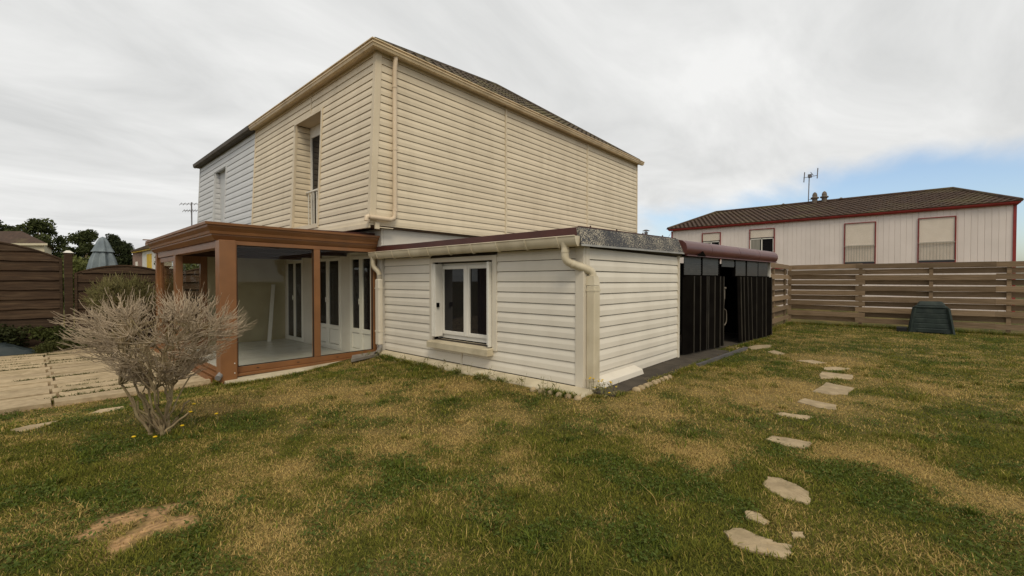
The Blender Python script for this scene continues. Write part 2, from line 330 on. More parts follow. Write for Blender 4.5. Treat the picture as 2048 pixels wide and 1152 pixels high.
# ------------------------------------------------------------------ ground
STONES = [
 ('largest broken flagstone, nearest of the path to the camera', [(2.758, .78), (2.863, .713), (2.846, .617), (2.838, .517), (2.86, .448), (2.785, .431), (2.69, .45), (2.645, .615), (2.645, .702)]),
 ('narrow chipped stone sliver just behind the nearest flagstone', [(3.09, .752), (3.126, .704), (3.064, .594), (2.997, .616), (3.011, .726)]),
 ('smallest stone scrap, half hidden in grass right of the nearest flagstone', [(3.023, .485), (3.061, .427), (3.017, .405), (2.951, .453)]),
 ('rounded flagstone with a dark crack, second large one of the path', [(3.625, .761), (3.757, .746), (3.781, .666), (3.708, .52), (3.647, .471), (3.566, .45), (3.468, .461), (3.448, .581), (3.526, .699)]),
 ('pale straight-edged flagstone, third large one of the path', [(4.624, .948), (4.787, .918), (4.812, .763), (4.823, .605), (4.607, .617), (4.55, .77)]),
 ('thin flagstone, fourth large one of the path, before the dry patch', [(5.58, 1.061), (5.71, 1.012), (5.737, .772), (5.721, .711), (5.577, .731), (5.523, .898)]),
 ('rough grass-cut flagstone at the near edge of the dry patch', [(6.315, .95), (6.55, .906), (6.47, .572), (6.255, .553), (6.194, .709)]),
 ('broad kite-shaped flagstone in the middle of the dry patch', [(7.06, .893), (7.786, .817), (7.668, .477), (7.171, .523), (7.04, .669)]),
 ('rectangular flagstone just behind the kite-shaped one', [(8.428, .969), (8.648, .966), (8.683, .569), (8.298, .556), (8.061, .926)]),
 ('thin flagstone sliver behind the rectangular one', [(9.129, 1.006), (9.331, .891), (9.345, .657), (9.049, .749), (8.922, .968)]),
 ('small flagstone where the path bends towards the black shed', [(9.6, 1.468), (9.92, 1.277), (9.741, .994), (9.413, 1.147)]),
 ('small flagstone halfway between the path bend and the shed', [(10.439, 2.115), (10.791, 2.064), (10.367, 1.753), (10.146, 1.883)]),
 ('wide flagstone in front of the right half of the shed', [(10.858, 2.60), (11.339, 2.56), (11.719, 2.265), (11.072, 2.202), (10.53, 2.441)]),
 ('stone slab at the foot of the shed doorway', [(10.5, 2.86), (11.0, 2.82), (10.95, 2.66), (10.45, 2.70)]),
 ('low stone in the lawn at the far left edge', [(-.151, 6.709), (-.015, 6.789), (.196, 6.801), (.089, 6.625), (-.066, 6.549)]),
 ('low stone in the grass behind the bare shrub', [(.441, 7.169), (.561, 7.32), (.765, 7.294), (.767, 7.091), (.536, 7.004)]),
]
BARE = [(.165, 3.69), (.284, 3.809), (.444, 3.722), (.625, 3.714), (.729, 3.405), (.758, 3.238), (.662, 3.218), (.554, 3.036), (.322, 3.259), (.231, 3.395)]
DRY = [(6.65, 1.35, .85, 1.0), (8.2, -.39, .55, .95), (2.9, 5.7, .75, .65), (2.6, 3.6, .6, .6), (1.0, 2.77, .3, .6), (4.9, .03, .35, .6), (1.4, 3.3, .35, .5), (1.76, 6.2, .6, .65),
       (10.1, 1.1, .7, .75), (4.0, 4.8, .6, .6), (4.8, 2.8, .5, .35), (5.0, 2.25, .5, .35), (4.4, -.3, .35, .45), (3.75, 1.55, .35, .4), (6.2, 2.2, .5, .3), (.2, 7.6, .5, .3), (3.4, 3.2, .5, .3),
       (3.9, .26, .45, -.5), (1.85, 2.8, .35, -.45), (.1, 5.6, .7, -.35), (2.6, 1.6, .7, -.35), (.75, 4.6, .5, -.3), (2.0, .6, .8, -.4), (.9, 1.9, .6, -.3), (6.2, -.6, .7, -.35), (9.5, 2.2, .6, -.3), (4.4, 5.8, .4, -.4), (8.5, 2.5, .5, -.3), (3.4, .9, .4, -.4)]
def yedge(x): return 8.52 + .2 * (x + .3) + .05 * np.sin(x * 5)
def dryness(x, y):
    d = .285 + .6 * (fbm(x, y, .9, 3, 5) - .5) + 1.5 * (fbm(x, y, 3.6, 40, 4) - .5)
    wx = x + .35 * (fbm(x, y, 2.2, 60, 3) - .5) * 2; wy = y + .35 * (fbm(x, y, 2.2, 70, 3) - .5) * 2
    for cx, cy, r, a in DRY: d = d + a * np.exp(-(((wx - cx) ** 2 + (wy - cy) ** 2) / r ** 2))
    return np.clip(d, 0, 1)
def bareness(x, y):
    wx = x + .12 * (fbm(x, y, 7, 80, 3) - .5) * 2; wy = y + .12 * (fbm(x, y, 7, 90, 3) - .5) * 2
    return inpoly(wx, wy, BARE) * np.clip(1.6 - 3.2 * np.abs(fbm(x, y, 9, 99, 3) - .42), 0, 1) * (fbm(x, y, 6, 99, 2) < .58)
def hgt(x, y):
    h = .03 * (fbm(x, y, .6, 21, 3) - .5) + .012 * (fbm(x, y, 4, 23, 2) - .5)
    near = ((x > -40) & (x < 40) & (y < 40)).astype(float); h = h * near
    h = h - .175 * sstep(6.5, 7.95, y) * (1 - sstep(2.6, 4.9, x)) * (y < 20); terr = (x < 2.08) & (y > yedge(x)) & (y < 15.4) & (x > -6); h = np.where(terr, -.23, h)
    h = np.where((x >= 2.08) & (x < 17) & (y > 8.12) & (y < 15.4), -.25, h)
    h = np.where((x > 4.98) & (x < 13.4) & (y > 3.24) & (y < 8), -.22, h)
    return h
GREEN1 = np.array([.068, .088, .013]); GREEN2 = np.array([.190, .180, .027]); STRAW = np.array([.36, .245, .075]); STRAW2 = np.array([.56, .40, .145]); SOILC = np.array([.37, .225, .108])
def ground_cols(x, y, k):
    d = dryness(x, y)[..., None]; t = fbm(x, y, 3, 31, 3)[..., None]
    c = (GREEN1 * (1 - t) + GREEN2 * t) * (1 - d) + (STRAW * (1 - t) + STRAW2 * t) * d
    return c * k
xs = np.unique(np.concatenate([-np.geomspace(3, 900, 24)[::-1], np.arange(-3, 19.01, .11), 19 + np.geomspace(.4, 900, 24)]))
ys = np.unique(np.concatenate([-4 - np.geomspace(.4, 900, 24)[::-1], np.arange(-4, 16.01, .11), 16 + np.geomspace(.4, 900, 24)]))
gx, gy = np.meshgrid(xs, ys, indexing='ij'); gz = hgt(gx, gy)
gv = np.stack([gx, gy, gz], -1).reshape(-1, 3); ny = len(ys)
ii, jj = np.meshgrid(np.arange(len(xs) - 1), np.arange(ny - 1), indexing='ij'); a0 = (ii * ny + jj).ravel()
gf = np.stack([a0, a0 + ny, a0 + ny + 1, a0 + 1], -1)
gc = ground_cols(gx, gy, .40); bb = bareness(gx, gy)[..., None]; gc = gc * (1 - bb) + SOILC * bb  # sheet colour darkened to paint in the shade between grass blades
terr = ((gx < 2.05) & (gy > yedge(gx) - .03) & (gy < 15.5))[..., None]; gc = np.where(terr, np.array([.13, .095, .05]), gc)
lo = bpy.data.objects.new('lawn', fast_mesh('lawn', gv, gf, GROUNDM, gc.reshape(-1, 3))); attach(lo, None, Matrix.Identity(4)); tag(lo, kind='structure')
lo.data.polygons.foreach_set('use_smooth', [True] * len(lo.data.polygons))

# sand-coloured paving of the terrace, slab by slab
te = thing('terrace', (0, 11.5, -.17), None, None); tag(te, kind='structure')
MB().box(-5.5, 2.0, 8.3, 14.4, -.22, -.165).build('bedding', SOIL, te)
for r in range(17):
    y0 = 8.34 + r * .36; off = (.5 if r % 2 else 0) * .12 - .35
    for c in range(8):
        x0 = -5.45 + c * 1.0 + off; x1 = min(x0 + .975, 1.95); x0 = max(x0, -5.5)
        if x1 - x0 < .15 or y0 > 14.2: continue
        dz = random.uniform(-.008, .008); p = lambda: random.uniform(-.006, .006)
        MB().hexa([(x0 + p(), y0 + p(), -.17), (x1 + p(), y0 + p(), -.17), (x1 + p(), y0 + .334 + p(), -.17), (x0 + p(), y0 + .334 + p(), -.17),
                   (x0 + .004, y0 + .004, -.105 + dz + p() * .5), (x1 - .004, y0 + .004, -.105 + dz + p() * .5), (x1 - .004, y0 + .330, -.105 + dz + p() * .5), (x0 + .004, y0 + .330, -.105 + dz + p() * .5)]).build('paver', PAVER, te)
jv, jc = [], []
for _ in range(1300):
    r = random.randrange(1, 17); yy = 8.34 + r * .36 - .013 + random.uniform(-.012, .012); xx = random.uniform(-3.5, 1.9)
    if vnoise(np.array([xx]), np.array([yy]), 1.6, 77)[0] < .52: continue
    for q in range(14):
        a = random.uniform(0, 2 * PI); l_ = random.uniform(.02, .06); bx_, by_ = xx + random.gauss(0, .05), yy + random.gauss(0, .016); c_ = random.random()
        jv += [(bx_ - .006, by_, -.115), (bx_ + .006, by_, -.115), (bx_ + l_ * math.cos(a), by_ + l_ * math.sin(a), -.105 + random.uniform(.008, .035))]; jc += [(.05 + .07 * c_, .06 + .06 * c_, .018 + .01 * c_)] * 3
jo = attach(bpy.data.objects.new('joint_weeds', fast_mesh('joint_weeds', np.array(jv), np.arange(len(jv)).reshape(-1, 3), LEAFM, np.array(jc))), te, Matrix.Identity(4)); tag(jo, kind='stuff')
# concrete round the extension
ap = thing('concrete_apron', (4.85, 5.5, 0), None, None); tag(ap, kind='structure')
MB().hexa([(4.68, 3.02, -.1), (5.05, 3.02, -.1), (5.05, 8.1, -.1), (4.62, 8.1, -.1), (4.72, 3.05, .012), (4.99, 3.05, .055), (4.99, 8.1, .05), (4.66, 8.1, .02)]).build('footing', CONC, ap)
MB().hexa([(2.1, 8.05, -.25), (4.6, 7.95, -.25), (4.9, 8.43, -.25), (2.1, 8.43, -.25), (2.1, 8.11, -.135), (4.6, 8.0, -.06), (4.9, 8.43, -.062), (2.1, 8.43, -.105)]).build('footing', CONC, ap)
ps = thing('concrete_path', (7.5, 3.0, 0), None, None); tag(ps, kind='structure')
sx = [5.0, 6.35, 7.55, 8.75, 9.9]
for a, b in zip(sx, sx[1:]):
    MB().hexa([(a + .008, 2.74 - .02 * (a - 5), -.1), (b - .008, 2.74 - .02 * (b - 5), -.1), (b - .008, 3.3, -.1), (a + .008, 3.3, -.1),
               (a + .008, 2.76 - .02 * (a - 5), .022), (b - .008, 2.76 - .02 * (b - 5), .022), (b - .008, 3.3, .03), (a + .008, 3.3, .03)]).build('slab', DKCONC, ps)
MB().bar((7.75, 2.63, .03), (10.45, 2.52, .03), .06, .06).build('kerb_strip', GREYMET, ps)
MB().hexa([(3.95, 7.55, 0), (4.62, 7.75, 0), (4.86, 8.03, 0), (4.2, 7.98, 0), (3.95, 7.55, .05), (4.62, 7.75, .055), (4.86, 8.03, .06), (4.2, 7.98, .05)]).build('slab', mat('grey_slab', (.24, .215, .18), (.17, .15, .125), rough=.9, scale=5, rnd=0, bump=.4), ap)

# ------------------------------------------------------------------ main house
H = thing('house', (4.7, 8.0, 0), 'two-storey house with beige lap siding upstairs and a brown glazed room in front', 'house')
LEAN = .048; Z0, PT, NR = 2.673, .1567, 23; ZT = Z0 + PT * NR
def xf(z): return 4.60 + (z - 2.65) * LEAN
bx('ground_floor_wall', RENDERW, H, 5.0, 16.3, 8.14, 8.34, -.25, 2.60)
# front wall downstairs, around the doors (white)
FWX = 4.95
for y0, y1, z0, z1 in ((8.143, 8.46, -.2, 2.6), (9.50, 9.90, -.2, 2.6), (11.30, 12.05, -.2, 2.6), (13.2, 13.6, -.2, 2.6), (8.46, 9.50, 2.14, 2.6), (9.90, 11.30, 2.14, 2.6), (12.05, 13.2, 2.14, 2.6)):
    bx('front_wall', RENDERW, H, FWX, 5.15 if y0 > 8.35 else 4.997, y0, y1, z0, z1)
bx('front_wall', RENDERW, H, FWX, 5.15, 13.6, 21.6, -.25, 2.6)
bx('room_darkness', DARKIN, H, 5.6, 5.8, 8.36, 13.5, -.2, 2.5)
def french_door(y0, y1, leaves, solid=False):
    X = FWX; zb = -.16
    d = MB().box(X, X + .07, y0, y0 + .05, zb, 2.14).box(X, X + .07, y1 - .05, y1, zb, 2.14).box(X, X + .07, y0 + .05, y1 - .05, 2.08, 2.14).box(X, X + .07, y0 + .05, y1 - .05, zb, zb + .04).build('door', PVC, H)
    w = (y1 - y0 - .1) / leaves; zl = zb + .045
    for k in range(leaves):
        a = y0 + .05 + k * w + .004; b = a + w - .008; s = .07 if not solid else .045
        lf = MB().box(X - .015, X + .04, a, a + s, zl, 2.07).box(X - .015, X + .04, b - s, b, zl, 2.07).box(X - .015, X + .04, a + s, b - s, 1.99, 2.07)
        if not solid: lf.box(X - .015, X + .04, a + s, b - s, .33, .43).box(X - .015, X + .04, a + s, b - s, zl, zl + .08)
        else: lf.box(X - .015, X + .04, a + s, b - s, zl, zl + .06)
        lf.build('door_leaf', PVC, d, bevel=.004)
        bx('pane', DGLASS, d, X + .015, X + .022, a + s, b - s, .43 if not solid else zl + .06, 1.99)
        if not solid:
            MB().box(X, X + .03, a + s + .012, b - s - .012, zl + .092, .318).build('panel', PVC, d, bevel=.006)
    ym = (y0 + y1) / 2 + .03
    MB().bar((X - .04, ym, .98), (X - .04, ym, 1.1), .02).bar((X - .015, ym, 1.04), (X - .05, ym, 1.04), .02).build('handle', PVC, d)
    return d
french_door(8.46, 9.50, 2); french_door(9.90, 11.30, 2); french_door(12.05, 13.2, 2, True)
# upstairs backing walls
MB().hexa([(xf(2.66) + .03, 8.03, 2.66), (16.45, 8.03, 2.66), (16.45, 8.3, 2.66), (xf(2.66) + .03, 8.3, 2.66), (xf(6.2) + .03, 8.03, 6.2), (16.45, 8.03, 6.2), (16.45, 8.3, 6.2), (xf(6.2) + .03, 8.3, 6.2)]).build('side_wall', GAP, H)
WY0, WY1, WZ0, WZ1 = 10.43, 11.9, 2.88, 5.6      # opening of the upstairs window
def leanbox(y0, y1, z0, z1, t0, t1): # slab along the leaning front, t = depth behind the face
    return [(xf(z0) + t0, y0, z0), (xf(z0) + t1, y0, z0), (xf(z0) + t1, y1, z0), (xf(z0) + t0, y1, z0), (xf(z1) + t0, y0, z1), (xf(z1) + t1, y0, z1), (xf(z1) + t1, y1, z1), (xf(z1) + t0, y1, z1)]
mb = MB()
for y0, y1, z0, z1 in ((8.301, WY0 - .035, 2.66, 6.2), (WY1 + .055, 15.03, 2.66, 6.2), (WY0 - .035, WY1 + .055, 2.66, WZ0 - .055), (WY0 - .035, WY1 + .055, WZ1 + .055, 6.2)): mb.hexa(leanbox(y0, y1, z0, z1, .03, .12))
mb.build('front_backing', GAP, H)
UPL = V(LEAN, 0, 1).normalized()
# boards: side wall in three lengths, front left and right of the window
secs = [(8.675, 12.72), (12.76, 16.40)]
for k in range(NR):
    z = Z0 + k * PT; hh = PT if k < NR - 1 else PT * .8
    x0 = xf(z) + .02
    board(H, (x0, 8.03, z), (1, 0, 0), (0, 0, 1), 8.635 - x0, hh, BEIGE)
    for a, b in secs: board(H, (a, 8.03, z), (1, 0, 0), (0, 0, 1), b - a, hh, BEIGE)
    inw = WZ0 - .02 < z + PT * .7 and z < WZ1 + .04
    o = lambda y: (xf(z) + .03, y, z)
    # on the front the local x runs towards -Y so that outward is -X
    if inw:
        board(H, o(WY0 - .07), (0, -1, 0), UPL, WY0 - .07 - 8.08, hh, BEIGE); board(H, o(15.0), (0, -1, 0), UPL, 15.0 - WY1 - .12, hh, BEIGE)
    elif z < WZ1: board(H, o(15.0), (0, -1, 0), UPL, 15.0 - 8.08, hh, BEIGE)
    else:
        board(H, o(11.02), (0, -1, 0), UPL, 11.02 - 8.08, hh, BEIGE); board(H, o(15.0), (0, -1, 0), UPL, 15.0 - 11.06, hh, BEIGE)
for x in (8.655, 12.74): bx('joint_cover', BEIGET, H, x - .032, x + .032, 7.985, 8.03, 2.66, 6.2, bevel=.004)
bx('corner_trim', BEIGET, H, 16.4, 16.47, 7.99, 8.031, 2.66, 6.2, bevel=.004)
MB().hexa([(xf(2.7) - .008, 7.988, 2.68), (xf(2.7) + .13, 7.988, 2.68), (xf(2.7) + .13, 8.10, 2.68), (xf(2.7) - .008, 8.10, 2.68),
           (xf(6.2) - .008, 7.988, 6.2), (xf(6.2) + .13, 7.988, 6.2), (xf(6.2) + .13, 8.10, 6.2), (xf(6.2) - .008, 8.10, 6.2)]).build('corner_trim', BEIGET, H, bevel=.006)
MB().hexa(leanbox(11.025, 11.055, WZ1 + .06, 6.2, -.004, .03)).build('joint_cover', BEIGET, H)
MB().hexa(leanbox(15.0, 15.06, 2.66, 6.22, -.006, .03)).build('corner_trim', BEIGET, H)
# underside of the overhang and its edge
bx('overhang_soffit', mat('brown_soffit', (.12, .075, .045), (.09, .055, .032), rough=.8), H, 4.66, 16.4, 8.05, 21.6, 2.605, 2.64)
bx('edge_trim', BEIGET, H, 4.62, 16.4, 8.0, 8.03, 2.64, 2.67); MB().box(4.575, 4.62, 8.0, 15.05, 2.575, 2.672).build('edge_trim', BEIGET, H, bevel=.006)
# upstairs window: reveal with boards, frame, glass, guard rail
WX = 5.10
win = MB().hexa(leanbox(WY1, WY1 + .12, WZ0 - .1, WZ1 + .06, -.012, .05)).hexa(leanbox(WY0 - .07, WY0, WZ0 - .1, WZ1 + .06, -.012, .05)).hexa(leanbox(WY0, WY1, WZ1, WZ1 + .06, -.012, .05)).hexa(leanbox(WY0, WY1, WZ0 - .1, WZ0, -.012, .05)).build('window', BEIGET, H)
bx('lintel_soffit', BEIGET, win, xf(WZ1) + .05, WX + .05, WY0, WY1, WZ1 + .003, WZ1 + .05); bx('sill', BEIGET, win, xf(WZ0) + .05, WX + .05, WY0, WY1, WZ0 - .05, WZ0 - .003)
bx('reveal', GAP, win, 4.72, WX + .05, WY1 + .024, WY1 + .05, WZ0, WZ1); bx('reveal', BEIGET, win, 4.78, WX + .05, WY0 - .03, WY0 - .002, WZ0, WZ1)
for k in range(18):
    z = WZ0 + .01 + k * .1505; x0 = xf(z) + .05
    board(win, (x0, WY1 + .024, z), (1, 0, 0), (0, 0, 1), WX + .02 - x0, .1505, BEIGE)
fr = MB().box(WX, WX + .07, WY0, WY0 + .07, WZ0, WZ1 - .28).box(WX, WX + .07, WY1 - .07, WY1, WZ0, WZ1 - .28).box(WX, WX + .07, WY0, WY1, WZ1 - .28, WZ1)
fr.box(WX - .01, WX + .06, 11.13, 11.2, WZ0, WZ1 - .28).box(WX, WX + .07, WY0 + .07, WY1 - .07, WZ0, WZ0 + .08).build('window_frame', PVC, win)
bx('pane', DGLASS, win, WX + .03, WX + .04, WY0 + .07, WY1 - .07, WZ0 + .08, WZ1 - .28)
rl = MB().bar((5.0, WY0 + .02, 3.86), (5.0, WY1 - .01, 3.86), .05, .04).bar((5.0, WY0 + .02, 2.98), (5.0, WY1 - .01, 2.98), .03, .03)
for q in range(9): y = WY0 + .08 + q * .16; rl.bar((5.0, y, 2.98), (5.0, y, 3.86), .02)
rl.build('guard_rail', PVC, win)
# eaves: soffit and gutter round two sides
xe = xf(6.2)
pathH = lambda o: [(16.5 + o * .8, 8.0 - o), (xe - o, 8.0 - o), (xe - o, 15.05)]
swept(H, 'eaves_soffit', BEIGET, [(-.03, 6.19), (.10, 6.19), (.10, 6.29), (-.03, 6.29)], pathH)
swept(H, 'gutter', BEIGEG, [(.09, 6.165), (.135, 6.155), (.17, 6.17), (.185, 6.215), (.20, 6.225), (.20, 6.245), (.185, 6.25), (.19, 6.275), (.215, 6.28), (.215, 6.30), (.09, 6.30)], pathH)
# hip roof of the pair of houses: one half here
AP = V(10.5, 10.2, 8.0); EZ = 6.305
def tile_plane(parent, name, material, o, u, v, inside, nu, nv, tw, th):
    mb = MB(); nrm = u.cross(v).normalized()
    if nrm.z < 0: nrm = -nrm
    for j in range(nv):
        for i in range(-1, nu + 1):
            a = (i + (.5 if j % 2 else 0)) * tw; b = j * th
            if not inside(a + tw / 2, b + th / 2): continue
            p = o + u * (a + .004) + v * (b - .03); q = u * (tw - .008); r_ = v * (th + .03); dz = random.uniform(-.004, .004)
            c = nrm * (.045 + dz); d = nrm * (.012); mid = nrm * .028
            mb.add([p, p + q * .5, p + q, p + r_, p + q * .5 + r_, p + q + r_, p + c * .6, p + q * .5 + c + mid, p + q + c * .6, p + r_ + d * .6, p + r_ + q * .5 + d + mid, p + r_ + q + d * .6],
                   [(6, 7, 10, 9), (7, 8, 11, 10), (0, 1, 7, 6), (1, 2, 8, 7), (0, 6, 9, 3), (2, 5, 11, 8)])
    return mb.build(name, material, parent, kind='stuff')
c0 = V(xe - .1, 7.9, EZ); c1 = V(16.55, 7.9, EZ); u = V(1, 0, 0); base = c1.x - c0.x
mid = V(AP.x, 7.9, EZ); sl = (AP - mid).length; v = (AP - mid).normalized(); ax = AP.x - c0.x
rf = MB().add([c0, c1, AP, V(xe - .1, 15.05, EZ), V(AP.x, 15.05, 8.0), V(16.55, 15.05, EZ)], [(0, 1, 2), (0, 2, 4, 3), (1, 5, 4, 2), (0, 3, 5, 1)]).build('roof', TILE, H)
def inside_hip(a, b):
    t = b / sl; return t < 1 and ax * t - .05 < a < base - (base - ax) * t + .05
tile_plane(rf, 'roof_tiles', TILE, c0 + V(0, 0, .01), u, v, inside_hip, 46, 10, .27, .31)
MB().tube([c0 + V(.05, .05, .04), AP + V(0, 0, .05)], .07, 8).tube([c1 + V(-.05, .05, .04), AP + V(0, 0, .05)], .07, 8).tube([AP + V(0, 0, .05), V(AP.x, 15.05, 8.05)], .07, 8).build('ridge_tiles', TILE, rf)
# beige downpipe with its sideways run
pp = MB().tube([(5.16, 7.90, 6.18), (5.15, 7.925, 5.9), (5.14, 7.925, 3.05), (5.13, 7.925, 2.86), (5.10, 7.92, 2.80), (5.02, 7.92, 2.77), (4.55, 7.93, 2.78)], .048, 12).build('downpipe', PIPEB, H, smooth=True)
for z in (5.55, 4.25, 2.98): MB().tube([(5.145, 7.925, z - .02), (5.145, 7.925, z + .02)], .055, 12).build('pipe_collar', PIPEB, pp, smooth=True)
MB().tube([(4.545, 7.93, 2.79), (4.50, 7.935, 2.775), (4.49, 7.94, 2.70)], .05, 12).build('elbow', PIPEB, pp, smooth=True)
MB().box(4.70, 4.80, 7.955, 7.995, 2.56, 2.70).build('bracket', BEIGET, H, bevel=.004); MB().box(4.80, 5.12, 7.96, 7.995, 2.59, 2.61).build('bracket', BEIGET, H)

# ------------------------------------------------------------------ neighbouring half
NH = thing('neighbour_house', (4.7, 18.3, 0), 'adjoining house half clad in pale grey boards under a dark gutter', 'house')
NP = .205; n_r = 17; ny0, ny1 = 18.0, 19.36
mb = MB()
for y0, y1, z0, z1 in ((15.07, ny0 - .03, 2.66, 6.2), (ny1 + .055, 21.6, 2.66, 6.2), (ny0 - .03, ny1 + .055, WZ1 + .055, 6.2)): mb.hexa(leanbox(y0, y1, z0, z1, .03, .12))
mb.build('front_backing', mat('grey_joint_backing', (.14, .14, .14), rough=.9), NH)
MB().box(4.9, 16.4, 15.1, 21.6, 2.66, 6.2).build('wall', BLUEW, NH)
for k in range(n_r):
    z = 2.70 + k * NP; hh = NP if z + NP < 6.2 else 6.2 - z
    o = lambda y: (xf(z) + .03, y, z)
    if z < WZ1 - .03:
        board(NH, o(ny0 - .06), (0, -1, 0), UPL, ny0 - .06 - 15.08, hh, BLUEW, .007); board(NH, o(21.6), (0, -1, 0), UPL, 21.6 - ny1 - .1, hh, BLUEW, .007)
    else: board(NH, o(21.6), (0, -1, 0), UPL, 21.6 - 15.08, hh, BLUEW, .007)
nw = MB().hexa(leanbox(ny1, ny1 + .1, WZ0 - .1, WZ1 + .06, -.012, .05)).hexa(leanbox(ny0 - .06, ny0, WZ0 - .1, WZ1 + .06, -.012, .05)).hexa(leanbox(ny0, ny1, WZ1, WZ1 + .06, -.012, .05)).build('window', BLUEW, NH)
bx('reveal', GAP, nw, 4.72, 5.1, ny1 + .024, ny1 + .05, WZ0, WZ1); bx('lintel_soffit', BLUEW, nw, xf(WZ1) + .05, 5.1, ny0, ny1, WZ1 + .003, WZ1 + .05)
for k in range(14):
    z = WZ0 + k * .195; x0 = xf(z) + .05; board(nw, (x0, ny1 + .024, z), (1, 0, 0), (0, 0, 1), 5.06 - x0, .195 if z + .195 < WZ1 else WZ1 - z, BLUEW, .007)
bx('roller_blind_box', PVC, nw, 4.99, 5.09, ny0, ny1, WZ1 - .25, WZ1 - .01); bx('pane', DGLASS, nw, 5.06, 5.08, ny0, ny1, WZ0, WZ1 - .25)
MB().hexa(leanbox(21.6, 21.66, 2.66, 6.2, -.006, .2)).build('corner_trim', BLUEW, NH)
GUTN = mat('dark_grey_gutter', (.115, .098, .08), (.075, .064, .052), rough=.7, scale=4, rnd=0)
MB().extrude([(-.05, 6.17), (.10, 6.17), (.14, 6.15), (.20, 6.19), (.215, 6.30), (-.05, 6.30)], (xe, 15.07, 0), V(-1, 0, 0), V(0, 0, 1), V(0, 6.75, 0)).build('gutter', GUTN, NH)
MB().add([(xe - .1, 15.07, EZ), (AP.x, 15.07, 8.0), (16.55, 15.07, EZ), (xe - .1, 21.8, EZ), (AP.x, 19.4, 8.0), (16.55, 21.8, EZ)], [(0, 1, 4, 3), (1, 2, 5, 4), (3, 4, 5), (0, 3, 5, 2), (0, 2, 1)]).build('roof', TILE, NH)

# ------------------------------------------------------------------ glazed room
CV = thing('conservatory', (3.5, 8.2, -.1), 'brown aluminium conservatory with large panes and moulded cornice', 'conservatory')
B = lambda n, *a, **k: bx(n, BROWN, CV, *a, bevel=k.pop('bevel', .004), **k)
B('post', 2.05, 2.29, 8.19, 8.43, -.17, 2.17, bevel=.008)
B('bottom_rail', 2.292, 4.945, 8.33, 8.43, -.055, .045); B('sill', 2.292, 4.945, 8.255, 8.43, -.10, -.057); B('top_rail', 2.292, 4.945, 8.33, 8.43, 2.105, 2.17)
B('mullion', 3.625, 3.74, 8.325, 8.435, .047, 2.103); B('mullion', 2.292, 2.34, 8.33, 8.43, .047, 2.103); B('mullion', 4.865, 4.945, 8.33, 8.43, .047, 2.103)
for x0, x1 in ((2.34, 3.625), (3.74, 4.865)):
    p = bx('pane', GLASS, CV, x0 + .006, x1 - .006, 8.376, 8.38, .051, 2.099)
    MB().box(x0, x1, 8.35, 8.374, .046, .058).box(x0, x1, 8.35, 8.374, 2.092, 2.104).box(x0, x0 + .012, 8.35, 8.374, .058, 2.092).box(x1 - .012, x1, 8.35, 8.374, .058, 2.092).build('gasket', RUBBER, p)
for x in (2.62, 3.3, 4.05, 4.6): bx('drain_cap', RUBBER, CV, x, x + .04, 8.324, 8.332, -.012, -.002)
for z in (-.02, .14): MB().tube([(2.25, 8.189, z), (2.25, 8.184, z)], .009, 8).build('screw', PVC, CV)
corn = [(0.0, 2.172), (.045, 2.172), (.05, 2.185), (.06, 2.19), (.10, 2.245), (.10, 2.265), (.125, 2.27), (.135, 2.31), (.125, 2.315), (.165, 2.375), (.17, 2.405), (.20, 2.41), (.205, 2.45), (0, 2.46)]
swept(CV, 'cornice', BROWN, corn, lambda o: [(4.945, 8.40 - o), (2.07 - o, 8.40 - o), (2.07 - o, 13.5)])
MB().hexa([(2.07, 8.40, 2.38), (4.945, 8.40, 2.38), (4.945, 13.5, 2.38), (2.07, 13.5, 2.38), (2.07, 8.40, 2.445), (4.945, 8.40, 2.52), (4.945, 13.5, 2.52), (2.07, 13.5, 2.445)]).build('roof', MAROON, CV)
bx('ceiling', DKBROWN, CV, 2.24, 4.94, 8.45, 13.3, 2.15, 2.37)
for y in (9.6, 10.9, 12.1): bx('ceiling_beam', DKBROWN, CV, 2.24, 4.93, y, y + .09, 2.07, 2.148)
# side towards the terrace: sliding tracks, posts and panes
for k in range(3): B('track', 1.90 + k * .13, 2.00 + k * .13, 8.44, 13.4, -.17, -.09 + .015 * k)
B('top_rail', 2.07, 2.23, 8.44, 13.4, 2.05, 2.17)
B('post', 2.07, 2.20, 11.46, 11.66, -.085, 2.048); B('post', 2.05, 2.21, 13.35, 13.52, -.16, 2.17)
for k, (y0, y1) in enumerate(((11.68, 13.32), (11.6, 13.2))):
    x = 2.10 + k * .07
    s = MB().box(x, x + .045, y0, y0 + .07, -.05, 2.04).box(x, x + .045, y1 - .07, y1, -.05, 2.04).box(x, x + .045, y0 + .07, y1 - .07, 1.94, 2.04).box(x, x + .045, y0 + .07, y1 - .07, -.05, .07).build('sliding_panel', BROWN, CV)
    bx('pane', GLASS, s, x + .02, x + .024, y0 + .07, y1 - .07, .07, 1.94)
